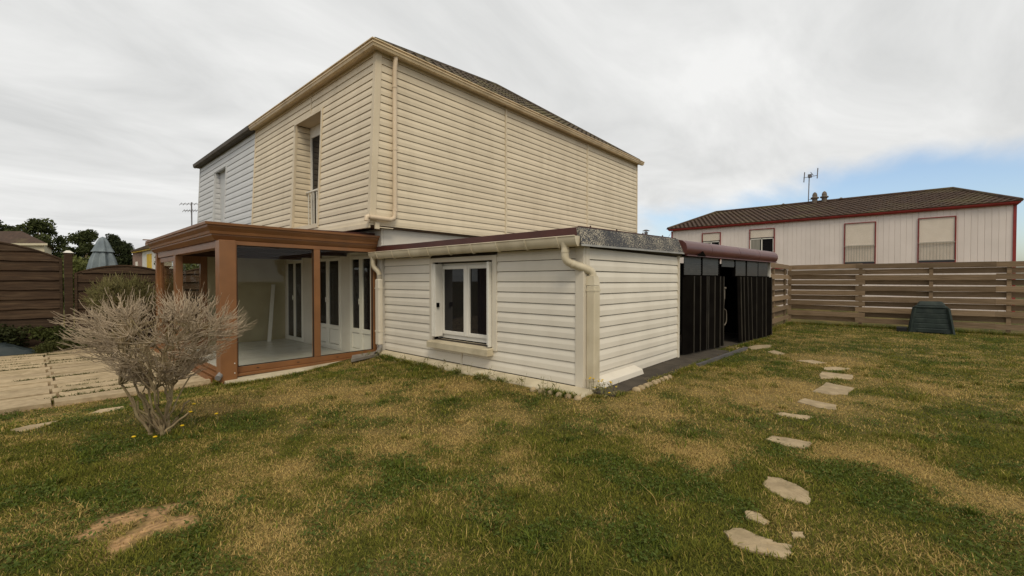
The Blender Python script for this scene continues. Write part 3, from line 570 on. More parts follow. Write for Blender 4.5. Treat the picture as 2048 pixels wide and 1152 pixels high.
# end wall: a glazed bay, then solid render
s = MB().box(2.23, 2.29, 13.36, 13.46, -.16, 2.17).box(2.93, 3.07, 13.34, 13.48, -.16, 2.17).box(2.29, 2.93, 13.36, 13.46, 1.94, 2.17).box(2.29, 2.93, 13.36, 13.46, -.16, -.03).build('end_frame', BROWN, CV)
bx('pane', GLASS, s, 2.29, 2.93, 13.40, 13.404, -.03, 1.94)
bx('end_wall', CREAMR, CV, 3.07, 4.948, 13.3, 13.5, -.2, 2.26)
bx('floor_slab', CONC, CV, 2.30, 4.945, 8.44, 13.3, -.215, -.178)
for i in range(6):
    for j in range(11):
        x0 = 2.31 + i * .438; y0 = 8.445 + j * .44; bx('tile', TILEFL, CV, x0 + .003, x0 + .435, y0 + .003, y0 + .437, -.177, -.16 + random.uniform(-.0007, .0007))
MB().tube([(2.0, 8.15, -.06), (2.07, 8.25, -.02)], .045, 12).build('drain_pipe', GREYPIPE, CV, smooth=True)
MB().hexa([(4.33, 12.88, -.16), (4.42, 12.88, -.16), (4.42, 12.91, -.16), (4.33, 12.91, -.16), (4.58, 13.255, 1.40), (4.67, 13.255, 1.40), (4.67, 13.285, 1.40), (4.58, 13.285, 1.40)]).build('plank', PVC, None, label='white plank leaning on the end wall inside the glazed room', cat='plank')

# ------------------------------------------------------------------ extension (annex)
A = thing('annex', (5.0, 5.5, 0), 'low white-boarded extension with one window, maroon roof edge and two downpipes', 'extension')
AY0, AY1, AZ0, AZ1 = 4.93, 6.47, .43, 1.84
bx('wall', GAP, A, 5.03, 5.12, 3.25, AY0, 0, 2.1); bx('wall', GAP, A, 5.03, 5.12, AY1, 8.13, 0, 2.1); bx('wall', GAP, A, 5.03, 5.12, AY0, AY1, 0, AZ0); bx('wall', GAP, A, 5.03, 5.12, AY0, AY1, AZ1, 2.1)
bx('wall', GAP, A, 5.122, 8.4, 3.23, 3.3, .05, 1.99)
bx('inner_room_darkness', DARKIN, A, 5.5, 5.6, 3.4, 8.0, .1, 2.0)  # near-black sheet standing in for the unlit depth behind the window
AP_ = .159
for k in range(12):
    z = .06 + AP_ * k; hh = AP_
    if z < AZ0 - .16:
        board(A, (5.03, 5.66, z), (0, -1, 0), (0, 0, 1), 5.66 - 3.27, hh, WHITE); board(A, (5.03, 8.12, z), (0, -1, 0), (0, 0, 1), 8.12 - 5.71, hh, WHITE)
    elif z > AZ1 + .09: board(A, (5.03, 8.12, z), (0, -1, 0), (0, 0, 1), 8.12 - 3.27, hh, WHITE)
    else:
        board(A, (5.03, AY0 - .10, z), (0, -1, 0), (0, 0, 1), AY0 - .10 - 3.27, hh, WHITE); board(A, (5.03, 8.12, z), (0, -1, 0), (0, 0, 1), 8.12 - AY1 - .10, hh, WHITE)
    board(A, (5.12, 3.23, .035 + .1605 * k), (1, 0, 0), (0, 0, 1), 8.33 - 5.12, .1605, WHITE)
bx('joint_cover', WHITET, A, 5.0, 5.03, 5.665, 5.705, .05, .40)
MB().box(4.995, 5.05, 3.198, 3.33, .03, 2.0).build('corner_trim', WHITET, A, bevel=.004); MB().box(5.052, 5.15, 3.195, 3.228, .03, 1.97).build('corner_trim', WHITET, A, bevel=.004)
bx('corner_trim', WHITET, A, 8.325, 8.39, 3.19, 3.24, .02, 1.98, bevel=.004)
bx('upper_band', WHITET, A, 5.0, 5.03, 3.33, 8.12, 1.972, 2.10)
# window
w = MB().box(4.992, 5.04, AY0 - .10, AY0, AZ0 - .06, AZ1 + .08).box(4.992, 5.04, AY1, AY1 + .10, AZ0 - .06, AZ1 + .08).box(4.992, 5.04, AY0, AY1, AZ1, AZ1 + .08).build('window', WHITET, A, bevel=.003)
MB().hexa([(4.86, AY0 - .02, AZ0 - .14), (5.16, AY0 - .02, AZ0 - .14), (5.16, AY1 + .02, AZ0 - .14), (4.86, AY1 + .02, AZ0 - .14), (4.86, AY0 - .02, AZ0 - .03), (5.16, AY0 - .02, AZ0), (5.16, AY1 + .02, AZ0), (4.86, AY1 + .02, AZ0 - .03)]).build('sill', CONC, w, bevel=.006)
MB().box(5.04, 5.2, AY0 - .03, AY0 - .001, AZ0, AZ1).box(5.04, 5.2, AY1 + .001, AY1 + .03, AZ0, AZ1).box(5.04, 5.2, AY0 - .03, AY1 + .03, AZ1 + .001, AZ1 + .03).build('reveal', WHITET, w)
wf = MB().box(5.16, 5.22, AY0 + .02, AY0 + .07, AZ0 + .02, AZ1 - .02).box(5.16, 5.22, AY1 - .07, AY1 - .02, AZ0 + .02, AZ1 - .02).box(5.16, 5.22, AY0 + .07, AY1 - .07, AZ1 - .06, AZ1 - .02).box(5.16, 5.22, AY0 + .07, AY1 - .07, AZ0 + .02, AZ0 + .09).build('window_frame', PVC, w)
ymid = (AY0 + AY1) / 2
for y0, y1 in ((AY0 + .072, ymid - .012), (ymid + .012, AY1 - .072)):
    MB().box(5.135, 5.19, y0, y0 + .065, AZ0 + .092, AZ1 - .062).box(5.135, 5.19, y1 - .065, y1, AZ0 + .092, AZ1 - .062).box(5.135, 5.19, y0 + .065, y1 - .065, AZ1 - .125, AZ1 - .062).box(5.135, 5.19, y0 + .065, y1 - .065, AZ0 + .092, AZ0 + .155).build('sash', PVC, w, bevel=.004)
    bx('pane', DGLASS, w, 5.165, 5.172, y0 + .065, y1 - .065, AZ0 + .155, AZ1 - .125)
bx('mullion', PVC, w, 5.125, 5.16, ymid - .03, ymid + .03, AZ0 + .092, AZ1 - .062, bevel=.004)
for k in range(3):   # folded shutter leaves in the two reveals
    sh = bx('shutter', PVC, w, 4.945 + .006 * k, 5.13, AY1 - .05 - k * .034, AY1 - .022 - k * .034, AZ0 + .05, AZ1 - .03, bevel=.004)
    if k < 2: bx('shutter', PVC, w, 4.93 + .012 * k, 5.12, AY0 + .012 + k * .034, AY0 + .04 + k * .034, AZ0 + .0 + .03 * k, AZ1 - .03, bevel=.004)
MB().box(4.985, 5.03, AY1 - .155, AY1 - .119, 1.02, 1.10).build('shutter_latch', BLACK, w)
bx('shutter', PVC, w, 4.96, 5.13, AY1 - .117, AY1 - .092, AZ0 + .05, AZ1 - .03)
# roof with its edges
MB().hexa([(4.93, 3.32, 2.06), (8.42, 3.32, 2.10), (8.42, 8.12, 2.22), (4.93, 8.12, 2.16), (4.93, 3.32, 2.17), (8.42, 3.32, 2.22), (8.42, 8.12, 2.30), (4.93, 8.12, 2.24)]).build('roof', FELT, A)
MB().hexa([(4.905, 3.22, 2.09), (4.928, 3.22, 2.09), (4.928, 8.3, 2.09), (4.905, 8.3, 2.09), (4.925, 3.22, 2.225), (4.948, 3.22, 2.225), (4.948, 8.3, 2.225), (4.925, 8.3, 2.225)]).build('roof_edge', MAROON, A)
MB().hexa([(4.82, 3.12, 1.985), (8.40, 3.12, 2.04), (8.40, 3.3, 2.04), (4.92, 3.3, 1.985), (4.90, 3.20, 2.215), (8.30, 3.20, 2.30), (8.30, 3.34, 2.30), (4.95, 3.34, 2.215)]).build('felt_flashing', FELT, A)
MB().bar((4.82, 3.115, 1.972), (8.41, 3.115, 2.027), .02, .025).build('drip_edge', ZINC, A); MB().bar((4.95, 3.25, 2.235), (8.3, 3.25, 2.315), .03, .012).build('drip_edge', MAROON, A)
for x in (5.25, 6.0, 6.9, 7.7): MB().tube([(x, 3.25, 2.235 + (x - 4.95) * .0235), (x, 3.25, 2.265 + (x - 4.95) * .0235)], .012, 6).build('roof_bolt', MAROON, A)
# half-round gutter with straps and end cap
GR = .078; GX, GZ = 4.825, 2.092; GD = 1.75
hr = [(GR * math.cos(PI + PI * i / 10), GD * GR * math.sin(PI + PI * i / 10)) for i in range(11)]; hi_ = [((GR - .006) * math.cos(2 * PI - PI * i / 10), GD * (GR - .006) * math.sin(2 * PI - PI * i / 10)) for i in range(11)]
gut = MB().extrude(hr + hi_, (GX, 3.18, GZ), V(1, 0, 0), V(0, 0, 1), V(0, 5.14, 0)).tube([(GX - GR, 3.18, GZ), (GX - GR, 8.32, GZ)], .009, 8).build('gutter', CREAMG, A, smooth=True)
MB().extrude(hr, (GX, 3.17, GZ), V(1, 0, 0), V(0, 0, 1), V(0, .012, 0)).build('end_cap', CREAMG, gut); MB().extrude(hr, (GX, 8.318, GZ), V(1, 0, 0), V(0, 0, 1), V(0, .012, 0)).build('end_cap', CREAMG, gut)
for i in range(9):
    y = 3.45 + i * .57; r2 = GR + .008
    MB().extrude([(r2 * math.cos(PI + PI * q / 10), GD * r2 * math.sin(PI + PI * q / 10)) for q in range(11)] + hr[::-1], (GX, y, GZ), V(1, 0, 0), V(0, 0, 1), V(0, .028, 0)).build('strap', CREAMG, gut)
def bend(pts, k=5):   # round the corners of a polyline
    pts = [Vector(p) for p in pts]; out = [pts[0]]
    for a, b, c in zip(pts, pts[1:], pts[2:]):
        d1 = min(.07, (b - a).length * .45); d2 = min(.07, (c - b).length * .45); p = b + (a - b).normalized() * d1; q = b + (c - b).normalized() * d2
        out += [p * (1 - t) ** 2 + b * 2 * t * (1 - t) + q * t * t for t in [i / k for i in range(k + 1)]]
    return out + [pts[-1]]
dp = MB().tube(bend([(GX, 3.38, 2.03), (GX, 3.38, 1.77), (5.125, 3.135, 1.63), (5.125, 3.135, 1.50)]), .054, 14).build('downpipe', CREAMG, A, smooth=True)
MB().tube([(GX, 3.38, 2.02), (GX, 3.38, 1.93)], [.068, .05], 14).build('outlet', CREAMG, dp, smooth=True)
for c, d in (((GX, 3.38, 1.90), V(0, 0, 1)), ((GX + .075, 3.312, 1.73), V(.69, -.62, -.36))): MB().tube([Vector(c) - d * .018, Vector(c) + d * .018], .0595, 14).build('pipe_collar', CREAMG, dp, smooth=True)
MB().hexa([(5.05, 3.06, 1.44), (5.20, 3.06, 1.44), (5.20, 3.193, 1.44), (5.05, 3.193, 1.44), (5.065, 3.085, 1.57), (5.18, 3.085, 1.57), (5.18, 3.193, 1.57), (5.065, 3.193, 1.57)]).build('pipe_cover', CREAMG, dp)
MB().box(5.05, 5.20, 3.06, 3.193, .03, 1.438).build('pipe_cover', CREAMG, dp, bevel=.012)
MB().box(5.046, 5.204, 3.056, 3.193, 1.36, 1.385).build('strap', CREAMG, dp); MB().box(5.046, 5.204, 3.056, 3.193, .15, .165).build('strap', CREAMG, dp)
dp = MB().tube(bend([(GX, 8.26, 2.03), (GX, 8.26, 1.80), (4.90, 8.15, 1.68), (4.90, 8.15, 1.52)]), .05, 14).build('downpipe', CREAMG, A, smooth=True)
MB().tube([(GX, 8.26, 2.02), (GX, 8.26, 1.93)], [.066, .048], 14).build('outlet', CREAMG, dp, smooth=True)
MB().tube([(4.90, 8.15, 1.54), (4.90, 8.15, 1.63)], .050, 14).build('coupling', GREYPIPE, dp, smooth=True)
MB().box(4.84, 4.947, 8.075, 8.225, .16, 1.54).build('pipe_cover', WHITET, dp, bevel=.02)
for z in (.44, 1.34): MB().box(4.835, 4.948, 8.07, 8.23, z, z + .02).build('strap', WHITET, dp)
MB().tube(bend([(4.90, 8.14, .2), (4.90, 8.11, .10), (4.57, 7.72, .055)]), .045, 14, caps=False).build('spout', GREYPIPE, dp, smooth=True)
# low white box skirting at the foot of the side wall
MB().hexa([(5.21, 3.04, .02), (6.52, 3.04, .02), (6.52, 3.193, .02), (5.21, 3.193, .02), (5.21, 3.05, .10), (6.49, 3.05, .10), (6.49, 3.193, .155), (5.21, 3.193, .155)]).build('box_skirting', WHITE, A, bevel=.005)

# ------------------------------------------------------------------ black lean-to shed
SH = thing('shed', (11, 3.0, 0), 'black panelled lean-to shed with maroon rounded metal roof edge', 'shed')
SA, SB = V(8.44, 3.2, 0), V(13.4, 2.65, 0); sd_ = (SB - SA); SL = sd_.length; sd_.normalize(); so = V(sd_.y, -sd_.x, 0)   # so = outward
def sp_(s, o=0, z=0): return SA + sd_ * s + so * o + V(0, 0, z)
def sbox(name, m_, s0, s1, o0, o1, z0, z1, parent=SH, **k):
    return MB().hexa([sp_(s0, o1, z0), sp_(s1, o1, z0), sp_(s1, o0, z0), sp_(s0, o0, z0), sp_(s0, o1, z1), sp_(s1, o1, z1), sp_(s1, o0, z1), sp_(s0, o0, z1)]).build(name, m_, parent, **k)
OFF = .127 + .035
edges = [.0, .30, .58, .87, .95, 1.25, 1.52, 1.70]
def panel(s0, s1, twist, zb, lean=0.0):
    zt = 1.60
    pts = []
    for z, sh in ((zb, lean), (zt, 0)):
        a = sp_(s0 + sh, -.01 - twist, z); b = sp_(s1 + sh, -.01 + twist, z); t = so * .018
        pts += [a + t, b + t, b, a]
    p = MB().hexa(pts).build('panel', BLACK, SH)
    q = MB().hexa([sp_(s1 + lean - .022, twist + .004, zb), sp_(s1 + lean, twist + .004, zb), sp_(s1 + lean, twist + .02, zb), sp_(s1 + lean - .022, twist + .02, zb),
                   sp_(s1 - .022, twist + .004, zt), sp_(s1, twist + .004, zt), sp_(s1, twist + .02, zt), sp_(s1 - .022, twist + .02, zt)]).build('batten', mat('black_batten', (.05, .042, .03), (.026, .022, .016), rough=.6, rnd=.3), p)
for a, b in zip(edges, edges[1:]): panel(a + OFF, b + OFF, .045, .06)
re = [2.60, 2.72, 2.88, 3.08, 3.38, 3.70, 4.07, 4.40, 4.80]
for i, (a, b) in enumerate(zip(re, re[1:])): panel(a + OFF, b + OFF, .015 + .012 * (i % 3), .03, .12 if i < 4 else .04)
PANE = mat('dirty_translucent_pane', (.024, .021, .018), (.065, .058, .048), rough=.35, scale=6, stretch=(1, 1, 8), rnd=.2, spec=.5, lo=.3, hi=.7)
for a, b in ((.0, .72), (.80, 1.55), (1.74, 2.42), (2.50, 3.10), (3.2, 3.9), (3.95, 4.6)):
    p = sbox('upper_pane', PANE, a + OFF, b + OFF, -.02, -.012, 1.625 if a != 1.74 else 1.82, 1.99)
    for q in range(6):
        z = 1.66 + q * .05
        if a == 1.74 and z < 1.83: continue
        sbox('rib', PANE, a + OFF, b + OFF, -.012, -.004, z, z + .018, parent=p)
for a in (.74, 1.58, 2.44, 3.12): sbox('post', BLACK, a + OFF, a + OFF + .05, -.06, -.005, 1.6 if a not in (1.58,) else .03, 2.0)
sbox('header', BLACK, OFF, 4.98, -.06, .0, 1.99, 2.04); sbox('header', BLACK, OFF, 1.72 + OFF, -.05, -.012, 1.59, 1.622); sbox('header', BLACK, 2.45 + OFF, 4.98, -.05, -.02, 1.602, 1.622)
sbox('end_post', PVC, 4.945, 4.99, -.07, -.005, 0, 2.02)
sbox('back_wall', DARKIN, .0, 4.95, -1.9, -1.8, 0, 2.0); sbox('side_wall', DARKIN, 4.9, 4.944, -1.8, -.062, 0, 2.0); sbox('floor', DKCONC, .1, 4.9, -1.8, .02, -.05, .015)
# rounded metal eaves
ez = [(-.25, 2.30), (.0, 2.295), (.06, 2.28), (.13, 2.22), (.155, 2.14), (.14, 2.06), (.10, 2.01), (.0, 2.015), (-.02, 2.05), (-.25, 2.25)]
mb = MB(); segs = [(-.05, 1.05), (1.06, 2.5), (2.51, 3.75), (3.76, 5.06)]
for a, b in segs:
    MB().extrude(ez, sp_(a, 0, 0), so, V(0, 0, 1), sd_ * (b - a)).build('eaves_sheet', MAROONG, SH, smooth=True)
sbox('roof', MAROON, -.04, 5.05, -4.9, -.25, 2.24, 2.285)
sbox('flashing', MAROONG, .0, 5.03, .10, .135, 1.985, 2.005)
MB().add([sp_(.42, .145, 2.0), sp_(.60, .15, 2.0), sp_(.78, .145, 2.0), sp_(.60, .16, 2.10), sp_(.42, .10, 2.0), sp_(.78, .10, 2.0)], [(0, 1, 3), (1, 2, 3), (0, 3, 4), (3, 2, 5), (0, 4, 1), (1, 5, 2)]).build('torn_flap', BLACK, SH)
MB().tube([(12.96, 6.0, 2.28), (12.96, 6.0, 3.0)], .05, 10).tube([(12.96, 6.0, 3.0), (12.96, 6.0, 3.03)], .06, 10).tube([(12.96, 6.0, 3.07), (12.96, 6.0, 3.11)], [.12, .04], 10).tube([(12.96, 6.0, 3.03), (12.96, 6.0, 3.07)], .02, 6).build('flue', GREYMET, SH)
# upright tool in the doorway
def sq_(q, o=0, z=0): return sp_(q + .17, o, z)
T = thing('garden_cart', tuple(sq_(1.85, -.10, .015)), 'grey weathered hand cart standing upright in the shed doorway', 'hand cart')
def tb(name, s0, s1, o0, o1, z0, z1, bev=.006): sbox(name, TOOLW, s0 + .17, s1 + .17, o0, o1, z0, z1, parent=T, bevel=bev)
tb('handle_grip', 1.80, 2.12, -.16, -.06, 1.32, 1.36); tb('top_panel', 1.81, 2.10, -.16, -.08, 1.08, 1.318)
MB().hexa([sq_(1.84, -.09, .42), sq_(1.88, -.09, .42), sq_(1.88, -.13, .42), sq_(1.84, -.13, .42), sq_(1.82, -.09, 1.078), sq_(1.86, -.09, 1.078), sq_(1.86, -.13, 1.078), sq_(1.82, -.13, 1.078)]).build('rail', TOOLW, T)
MB().hexa([sq_(1.97, -.09, .42), sq_(2.01, -.09, .42), sq_(2.01, -.13, .42), sq_(1.97, -.13, .42), sq_(2.05, -.09, 1.078), sq_(2.09, -.09, 1.078), sq_(2.09, -.13, 1.078), sq_(2.05, -.13, 1.078)]).build('rail', TOOLW, T)
tb('cross_bar', 1.85, 1.99, -.15, -.08, .34, .418); tb('foot', 1.87, 1.97, -.14, -.09, .02, .338)
MB().tube(bend([tuple(sq_(2.05, -.08, .86)), tuple(sq_(2.14, -.07, .82)), tuple(sq_(2.15, -.07, .55)), tuple(sq_(2.06, -.08, .48))]), .012, 8).build('hoop', TOOLW, T, smooth=True)

# ------------------------------------------------------------------ fences
FG = thing('slatted_fence', (18.2, 0, 0), 'grey weathered fence of alternating horizontal boards across the back', 'fence')
def fboard(xc, y0, y1, z0, z1, bow=.01):
    p = lambda: random.uniform(-.013, .013); w = .024
    a, b = p(), p()
    MB().hexa([(xc - w / 2, y0, z0 + a), (xc + w / 2, y0, z0 + a), (xc + w / 2, y1, z0 + b), (xc - w / 2, y1, z0 + b), (xc - w / 2, y0, z1 + a + p() * .5), (xc + w / 2, y0, z1 + a), (xc + w / 2, y1, z1 + b), (xc - w / 2, y1, z1 + b + p() * .5)]).build('board', FENCEG, FG)
RP = .1755; FTOP = 2.05
for i in range(11):
    z1 = FTOP - i * RP - .004; z0 = z1 - .155; u_ = .017
    if i % 2: fboard(18.15, .90, 3.06, z0, z1)
    else: fboard(18.255, .98, 3.04, z0 + u_, z1 + u_)
    if i % 2 == 0:
        for a, b in ((-1.95, 1.15), (-5.0, -1.952)): fboard(18.148, a, b, z0, z1)
    else:
        for a, b in ((-.63, .975), (-2.2, -.64), (-5.0, -2.205)): fboard(18.255, a, b, z0 + u_, z1 + u_)
for y in (3.0, 1.02, -.64, -2.2, -3.8): bx('post', FENCEG, FG, 18.166, 18.238, y - .045, y + .045, -.1, FTOP - .03)
FR = thing('return_fence', (16.5, 3.05, 0), 'short grey board fence between the shed and the long back fence', 'fence')
for i in range(11):
    z1 = FTOP + .02 - i * RP; z0 = z1 - .16; yy = 3.0 if i % 2 == 0 else 3.09
    if i % 2 == 0:
        n_ = 12; ring = [(13.62, z0), (18.0, z0 + .01), (18.1, z0 + .03), (18.13, z0 + .08), (18.1, z1 - .03), (18.0, z1 - .01), (13.62, z1)]
    else: ring = [(13.62, z0), (18.24, z0), (18.24, z1), (13.62, z1)]
    MB().extrude(ring, (0, yy, 0), V(1, 0, 0), V(0, 0, 1), V(0, .024, 0)).build('board', FENCEG, FR)
for x in (13.75, 15.8, 17.6): bx('post', FENCEG, FR, x, x + .08, 3.026, 3.088, -.1, 2.0)

FB = thing('panel_fence', (0, 15.5, -.15), 'dark brown overlap panel fence with arched tops behind the terrace', 'fence')
def fpanel(x0, x1, zend, zmid, zb, rows, y):
    n = 14
    arch = lambda x: zend + (zmid - zend) * (1 - ((x - (x0 + x1) / 2) / ((x1 - x0) / 2)) ** 2)
    p = (zmid - zb) / rows
    for r in range(rows):
        a = zb + r * p; b = a + p + .03
        xs_ = [x0 + (x1 - x0) * i / n for i in range(n + 1)]
        up = [(x, min(b, arch(x) - .01)) for x in xs_]
        keep = [(x, zt) for x, zt in up if zt > a + .02]
        if len(keep) < 2: continue
        mb = MB(); v_ = []
        for x, zt in keep:
            wv = .008 * math.sin(x * 9 + r * 2.1) + random.uniform(-.004, .004)
            v_ += [(x, y - .062, a + wv), (x, y - .03, a + wv), (x, y - .0, zt), (x, y - .02, zt)]
        for i in range(len(keep) - 1):
            k = i * 4; mb_f = [(k, k + 4, k + 7, k + 3), (k + 1, k + 2, k + 6, k + 5), (k, k + 1, k + 5, k + 4), (k + 3, k + 7, k + 6, k + 2)]; mb.f += mb_f
        mb.v = v_; e = (len(keep) - 1) * 4; mb.f += [(0, 3, 2, 1), (e, e + 1, e + 2, e + 3)]
        mb.build('board', FENCEB, FB)
    cap = MB()
    for i in range(n):
        xa = x0 + (x1 - x0) * i / n; xb = x0 + (x1 - x0) * (i + 1) / n
        cap.hexa([(xa, y - .05, arch(xa) - .035), (xb, y - .05, arch(xb) - .035), (xb, y + .02, arch(xb) - .035), (xa, y + .02, arch(xa) - .035), (xa, y - .05, arch(xa)), (xb, y - .05, arch(xb)), (xb, y + .02, arch(xb)), (xa, y + .02, arch(xa))])
    cap.build('arched_cap', FENCEB, FB)
    for x in (x0, x1 - .06): bx('batten', FENCEB, FB, x, x + .05, y - .078, y - .064, zb, arch(x + .03) - .04)
fpanel(-2.2, .55, 2.05, 2.44, -.08, 11, 15.5); fpanel(.75, 2.65, 1.70, 1.93, -.1, 9, 15.5); fpanel(2.82, 4.7, 1.70, 1.93, -.1, 9, 15.5)
for x, zt in ((.65, 2.2), (2.735, 1.85), (-2.3, 2.2)):
    bx('post', FENCEB, FB, x - .075, x + .075, 15.40, 15.54, -.2, zt, bevel=.006)
    MB().hexa([(x - .1, 15.38, zt), (x + .1, 15.38, zt), (x + .1, 15.56, zt), (x - .1, 15.56, zt), (x - .03, 15.45, zt + .06), (x + .03, 15.45, zt + .06), (x + .03, 15.49, zt + .06), (x - .03, 15.49, zt + .06)]).build('post_cap', PVC, FB)

# ------------------------------------------------------------------ compost bin
CB = thing('compost_bin', (17.62, -.62, 0), 'dark green plastic compost bin against the grey back fence', 'compost bin')
cx0, cy0 = 17.62, -.62
def ring(h, z, ox=0):
    h *= .93
    return [(cx0 - h + ox, cy0 - h, z), (cx0 + h + ox, cy0 - h, z), (cx0 + h + ox, cy0 + h, z), (cx0 - h + ox, cy0 + h, z)]
lv = [(.46, 0.0), (.45, .14), (.435, .15), (.425, .28), (.41, .29), (.40, .42), (.385, .43), (.375, .56), (.36, .57), (.345, .72)]
for (h0, z0), (h1, z1) in list(zip(lv, lv[1:]))[::2]:
    MB().hexa(ring(h0, z0) + ring(h1, z1)).build('side_panel', GREENBIN, CB, bevel=.012)
    MB().hexa(ring(h1 - .02, z1 - .02) + ring(h1 - .025, z1 + .02)).build('joint', GREENBIN, CB)
for sx_ in (-1, 1):
    for sy_ in (-1, 1): MB().bar((cx0 + sx_ * .45, cy0 + sy_ * .45, .0), (cx0 + sx_ * .345, cy0 + sy_ * .345, .72), .06).build('corner_rib', GREENBIN, CB)
MB().hexa(ring(.37, .72) + ring(.36, .78)).build('lid', GREENBIN, CB, bevel=.015); MB().hexa(ring(.33, .78) + ring(.26, .90)).build('lid', GREENBIN, CB, bevel=.02)
MB().box(cx0 - .472, cx0 - .45, cy0 - .28, cy0 + .28, .03, .13).build('hatch', GREENBIN, CB, bevel=.006)
MB().box(cx0 - .43, cx0 - .05, cy0 + .50, cy0 + .74, 0, .13).build('crate', mat('black_plastic', (.012, .012, .012), rough=.5), None, bevel=.01, label='low black plastic box beside the compost bin', cat='box')

# ------------------------------------------------------------------ far white house with red trim
FH = thing('far_house', (30, 4, 0), 'long white-clad house with red trim beyond the grey back fence', 'house')
FX, FE = 30.0, 4.97
wins = [(-1.87, -.58, 2.42, 4.62), (1.11, 2.38, 2.42, 4.62), (5.78, 7.08, 2.9, 4.66), (8.83, 9.93, 2.9, 4.64)]
bx('wall', CLAD, FH, 30.03, 38.9, -3.7, 11.95, 0, 4.9)
y = -3.72; n = 0
while y < 11.93:
    y2 = min(y + .222, 11.95); segs = [(0, FE)]
    for a, b, z0, z1 in wins:
        for e in (a - .03, b + .03):
            if y + .01 < e < y2 - .01: y2 = e
    for a, b, z0, z1 in wins:
        if y2 > a + .02 and y < b - .02: segs = [(0, z0), (z1, FE)]
    for z0, z1 in segs:
        MB().extrude([(0, .012), (.0, 0), (.012, -.008), (y2 - y - .018, -.008), (y2 - y - .005, 0), (y2 - y - .005, .012)], (30.02, y, z0), V(0, 1, 0), V(1, 0, 0), V(0, 0, z1 - z0)).build('cladding_strip', CLAD, FH)
    y = y2
for i, (a, b, z0, z1) in enumerate(wins):
    w_ = MB().box(29.95, 30.05, a - .032, a, z0 - .05, z1 + .035).box(29.95, 30.05, b, b + .032, z0 - .05, z1 + .035).box(29.95, 30.05, a, b, z1, z1 + .035).box(29.93, 30.05, a, b, z0 - .05, z0).build('window', REDTRIM, FH)
    zb = z0 + .10 if i < 2 else z1 - .55
    sh = MB(); k = 0; z = z1 - .004
    while z - .055 > zb: sh.box(30.0, 30.02, a + .02, b - .02, z - .05, z); z -= .055
    sh.build('roller_shutter', ROLLER, w_)
    bx('pane', DGLASS, w_, 30.022, 30.028, a, b, z0, z1)
    if i < 2:
        r_ = MB().bar((29.93, a, z0 + .98), (29.93, b, z0 + .98), .05).bar((29.93, a, z0 + .12), (29.93, b, z0 + .12), .03)
        for q in range(11): r_.bar((29.93, a + (b - a) * (q + .5) / 11, z0 + .12), (29.93, a + (b - a) * (q + .5) / 11, z0 + 1.02), .018)
        r_.build('guard_rail', mat('pale_rail', (.40, .36, .30), rough=.5), w_)
    else:
        MB().box(29.985, 30.02, a, a + .06, z0, zb).box(29.985, 30.02, b - .06, b, z0, zb).box(29.985, 30.02, (a + b) / 2 - .03, (a + b) / 2 + .03, z0, zb).box(29.985, 30.02, a, b, zb - .05, zb).build('window_frame', PVC, w_)
        bx('curtain', mat('grey_curtain', (.3, .28, .24), (.2, .19, .16), rough=.9, scale=2, stretch=(1, 20, .3)), w_, 30.0, 30.018, (a + b) / 2 + .1, b - .06, z0, zb - .05)
bx('corner_trim', REDTRIM, FH, 29.97, 30.1, -3.82, -3.72, 0, 4.95); bx('corner_trim', REDTRIM, FH, 29.97, 30.1, 11.95, 12.03, 0, 4.95); bx('base_trim', REDTRIM, FH, 29.965, 30.02, -3.72, 11.95, 2.22, 2.28)
swept(FH, 'eaves', REDTRIM, [(-.05, 4.97), (.14, 4.97), (.17, 5.02), (.20, 5.03), (.22, 5.11), (-.05, 5.11)], lambda o: [(38.9, -3.72 - o), (30.0 - o, -3.72 - o), (30.0 - o, 12.0 + o)])
rz = 6.68; e0 = V(29.8, -3.92, 5.1); e1 = V(29.8, 12.2, 5.1); r0 = V(35, -2.06, rz); r1 = V(35, 10.6, rz); e2 = V(40.2, -3.92, 5.1); e3 = V(40.2, 12.2, 5.1)
fr_ = MB().add([e0, e1, r1, r0, e2, e3], [(0, 3, 2, 1), (0, 4, 3), (4, 5, 2, 3), (5, 1, 2), (0, 1, 5, 4)]).build('roof', TILER, FH)
v = (V(35, 0, rz) - V(29.8, 0, 5.1)).normalized(); sl2 = (V(35, 0, rz) - V(29.8, 0, 5.1)).length; wtot = 16.12
tile_plane(fr_, 'roof_tiles', TILER, e0 + V(0, 0, .01), V(0, 1, 0), v, lambda a, b: b < sl2 and 1.86 * b / sl2 - .05 < a < wtot - 1.6 * b / sl2 + .05, 56, 16, .29, .34)
MB().tube([e0 + V(0, 0, .05), r0 + V(0, 0, .06), r1 + V(0, 0, .06), e1 + V(0, 0, .05)], .09, 8).tube([e2 + V(0, 0, .05), r0 + V(0, 0, .06)], .09, 8).build('ridge_tiles', TILER, fr_)
for yc in (4.40, 3.88):
    MB().lathe([(.155, 0), (.15, .45), (.225, .47), (.24, .55), (.155, .58), (.14, .62), (.145, .70), (.11, .82), (.03, .90)], (35, yc, 6.5), 12).build('chimney', CHIM, fr_)
for yc in (3.0, 6.2): MB().lathe([(.07, 0), (.07, .18), (.14, .2), (.03, .28)], (35, yc, 6.6), 10).build('roof_vent', CHIM, fr_)
an = MB().tube([(35, 4.76, 6.55), (35, 4.72, 8.45)], .03, 8).bar((35, 4.76, 6.75), (35, 4.5, 6.75), .03).bar((35, 4.76, 6.95), (35, 4.5, 6.95), .03).build('antenna_mast', GREYMET, fr_)
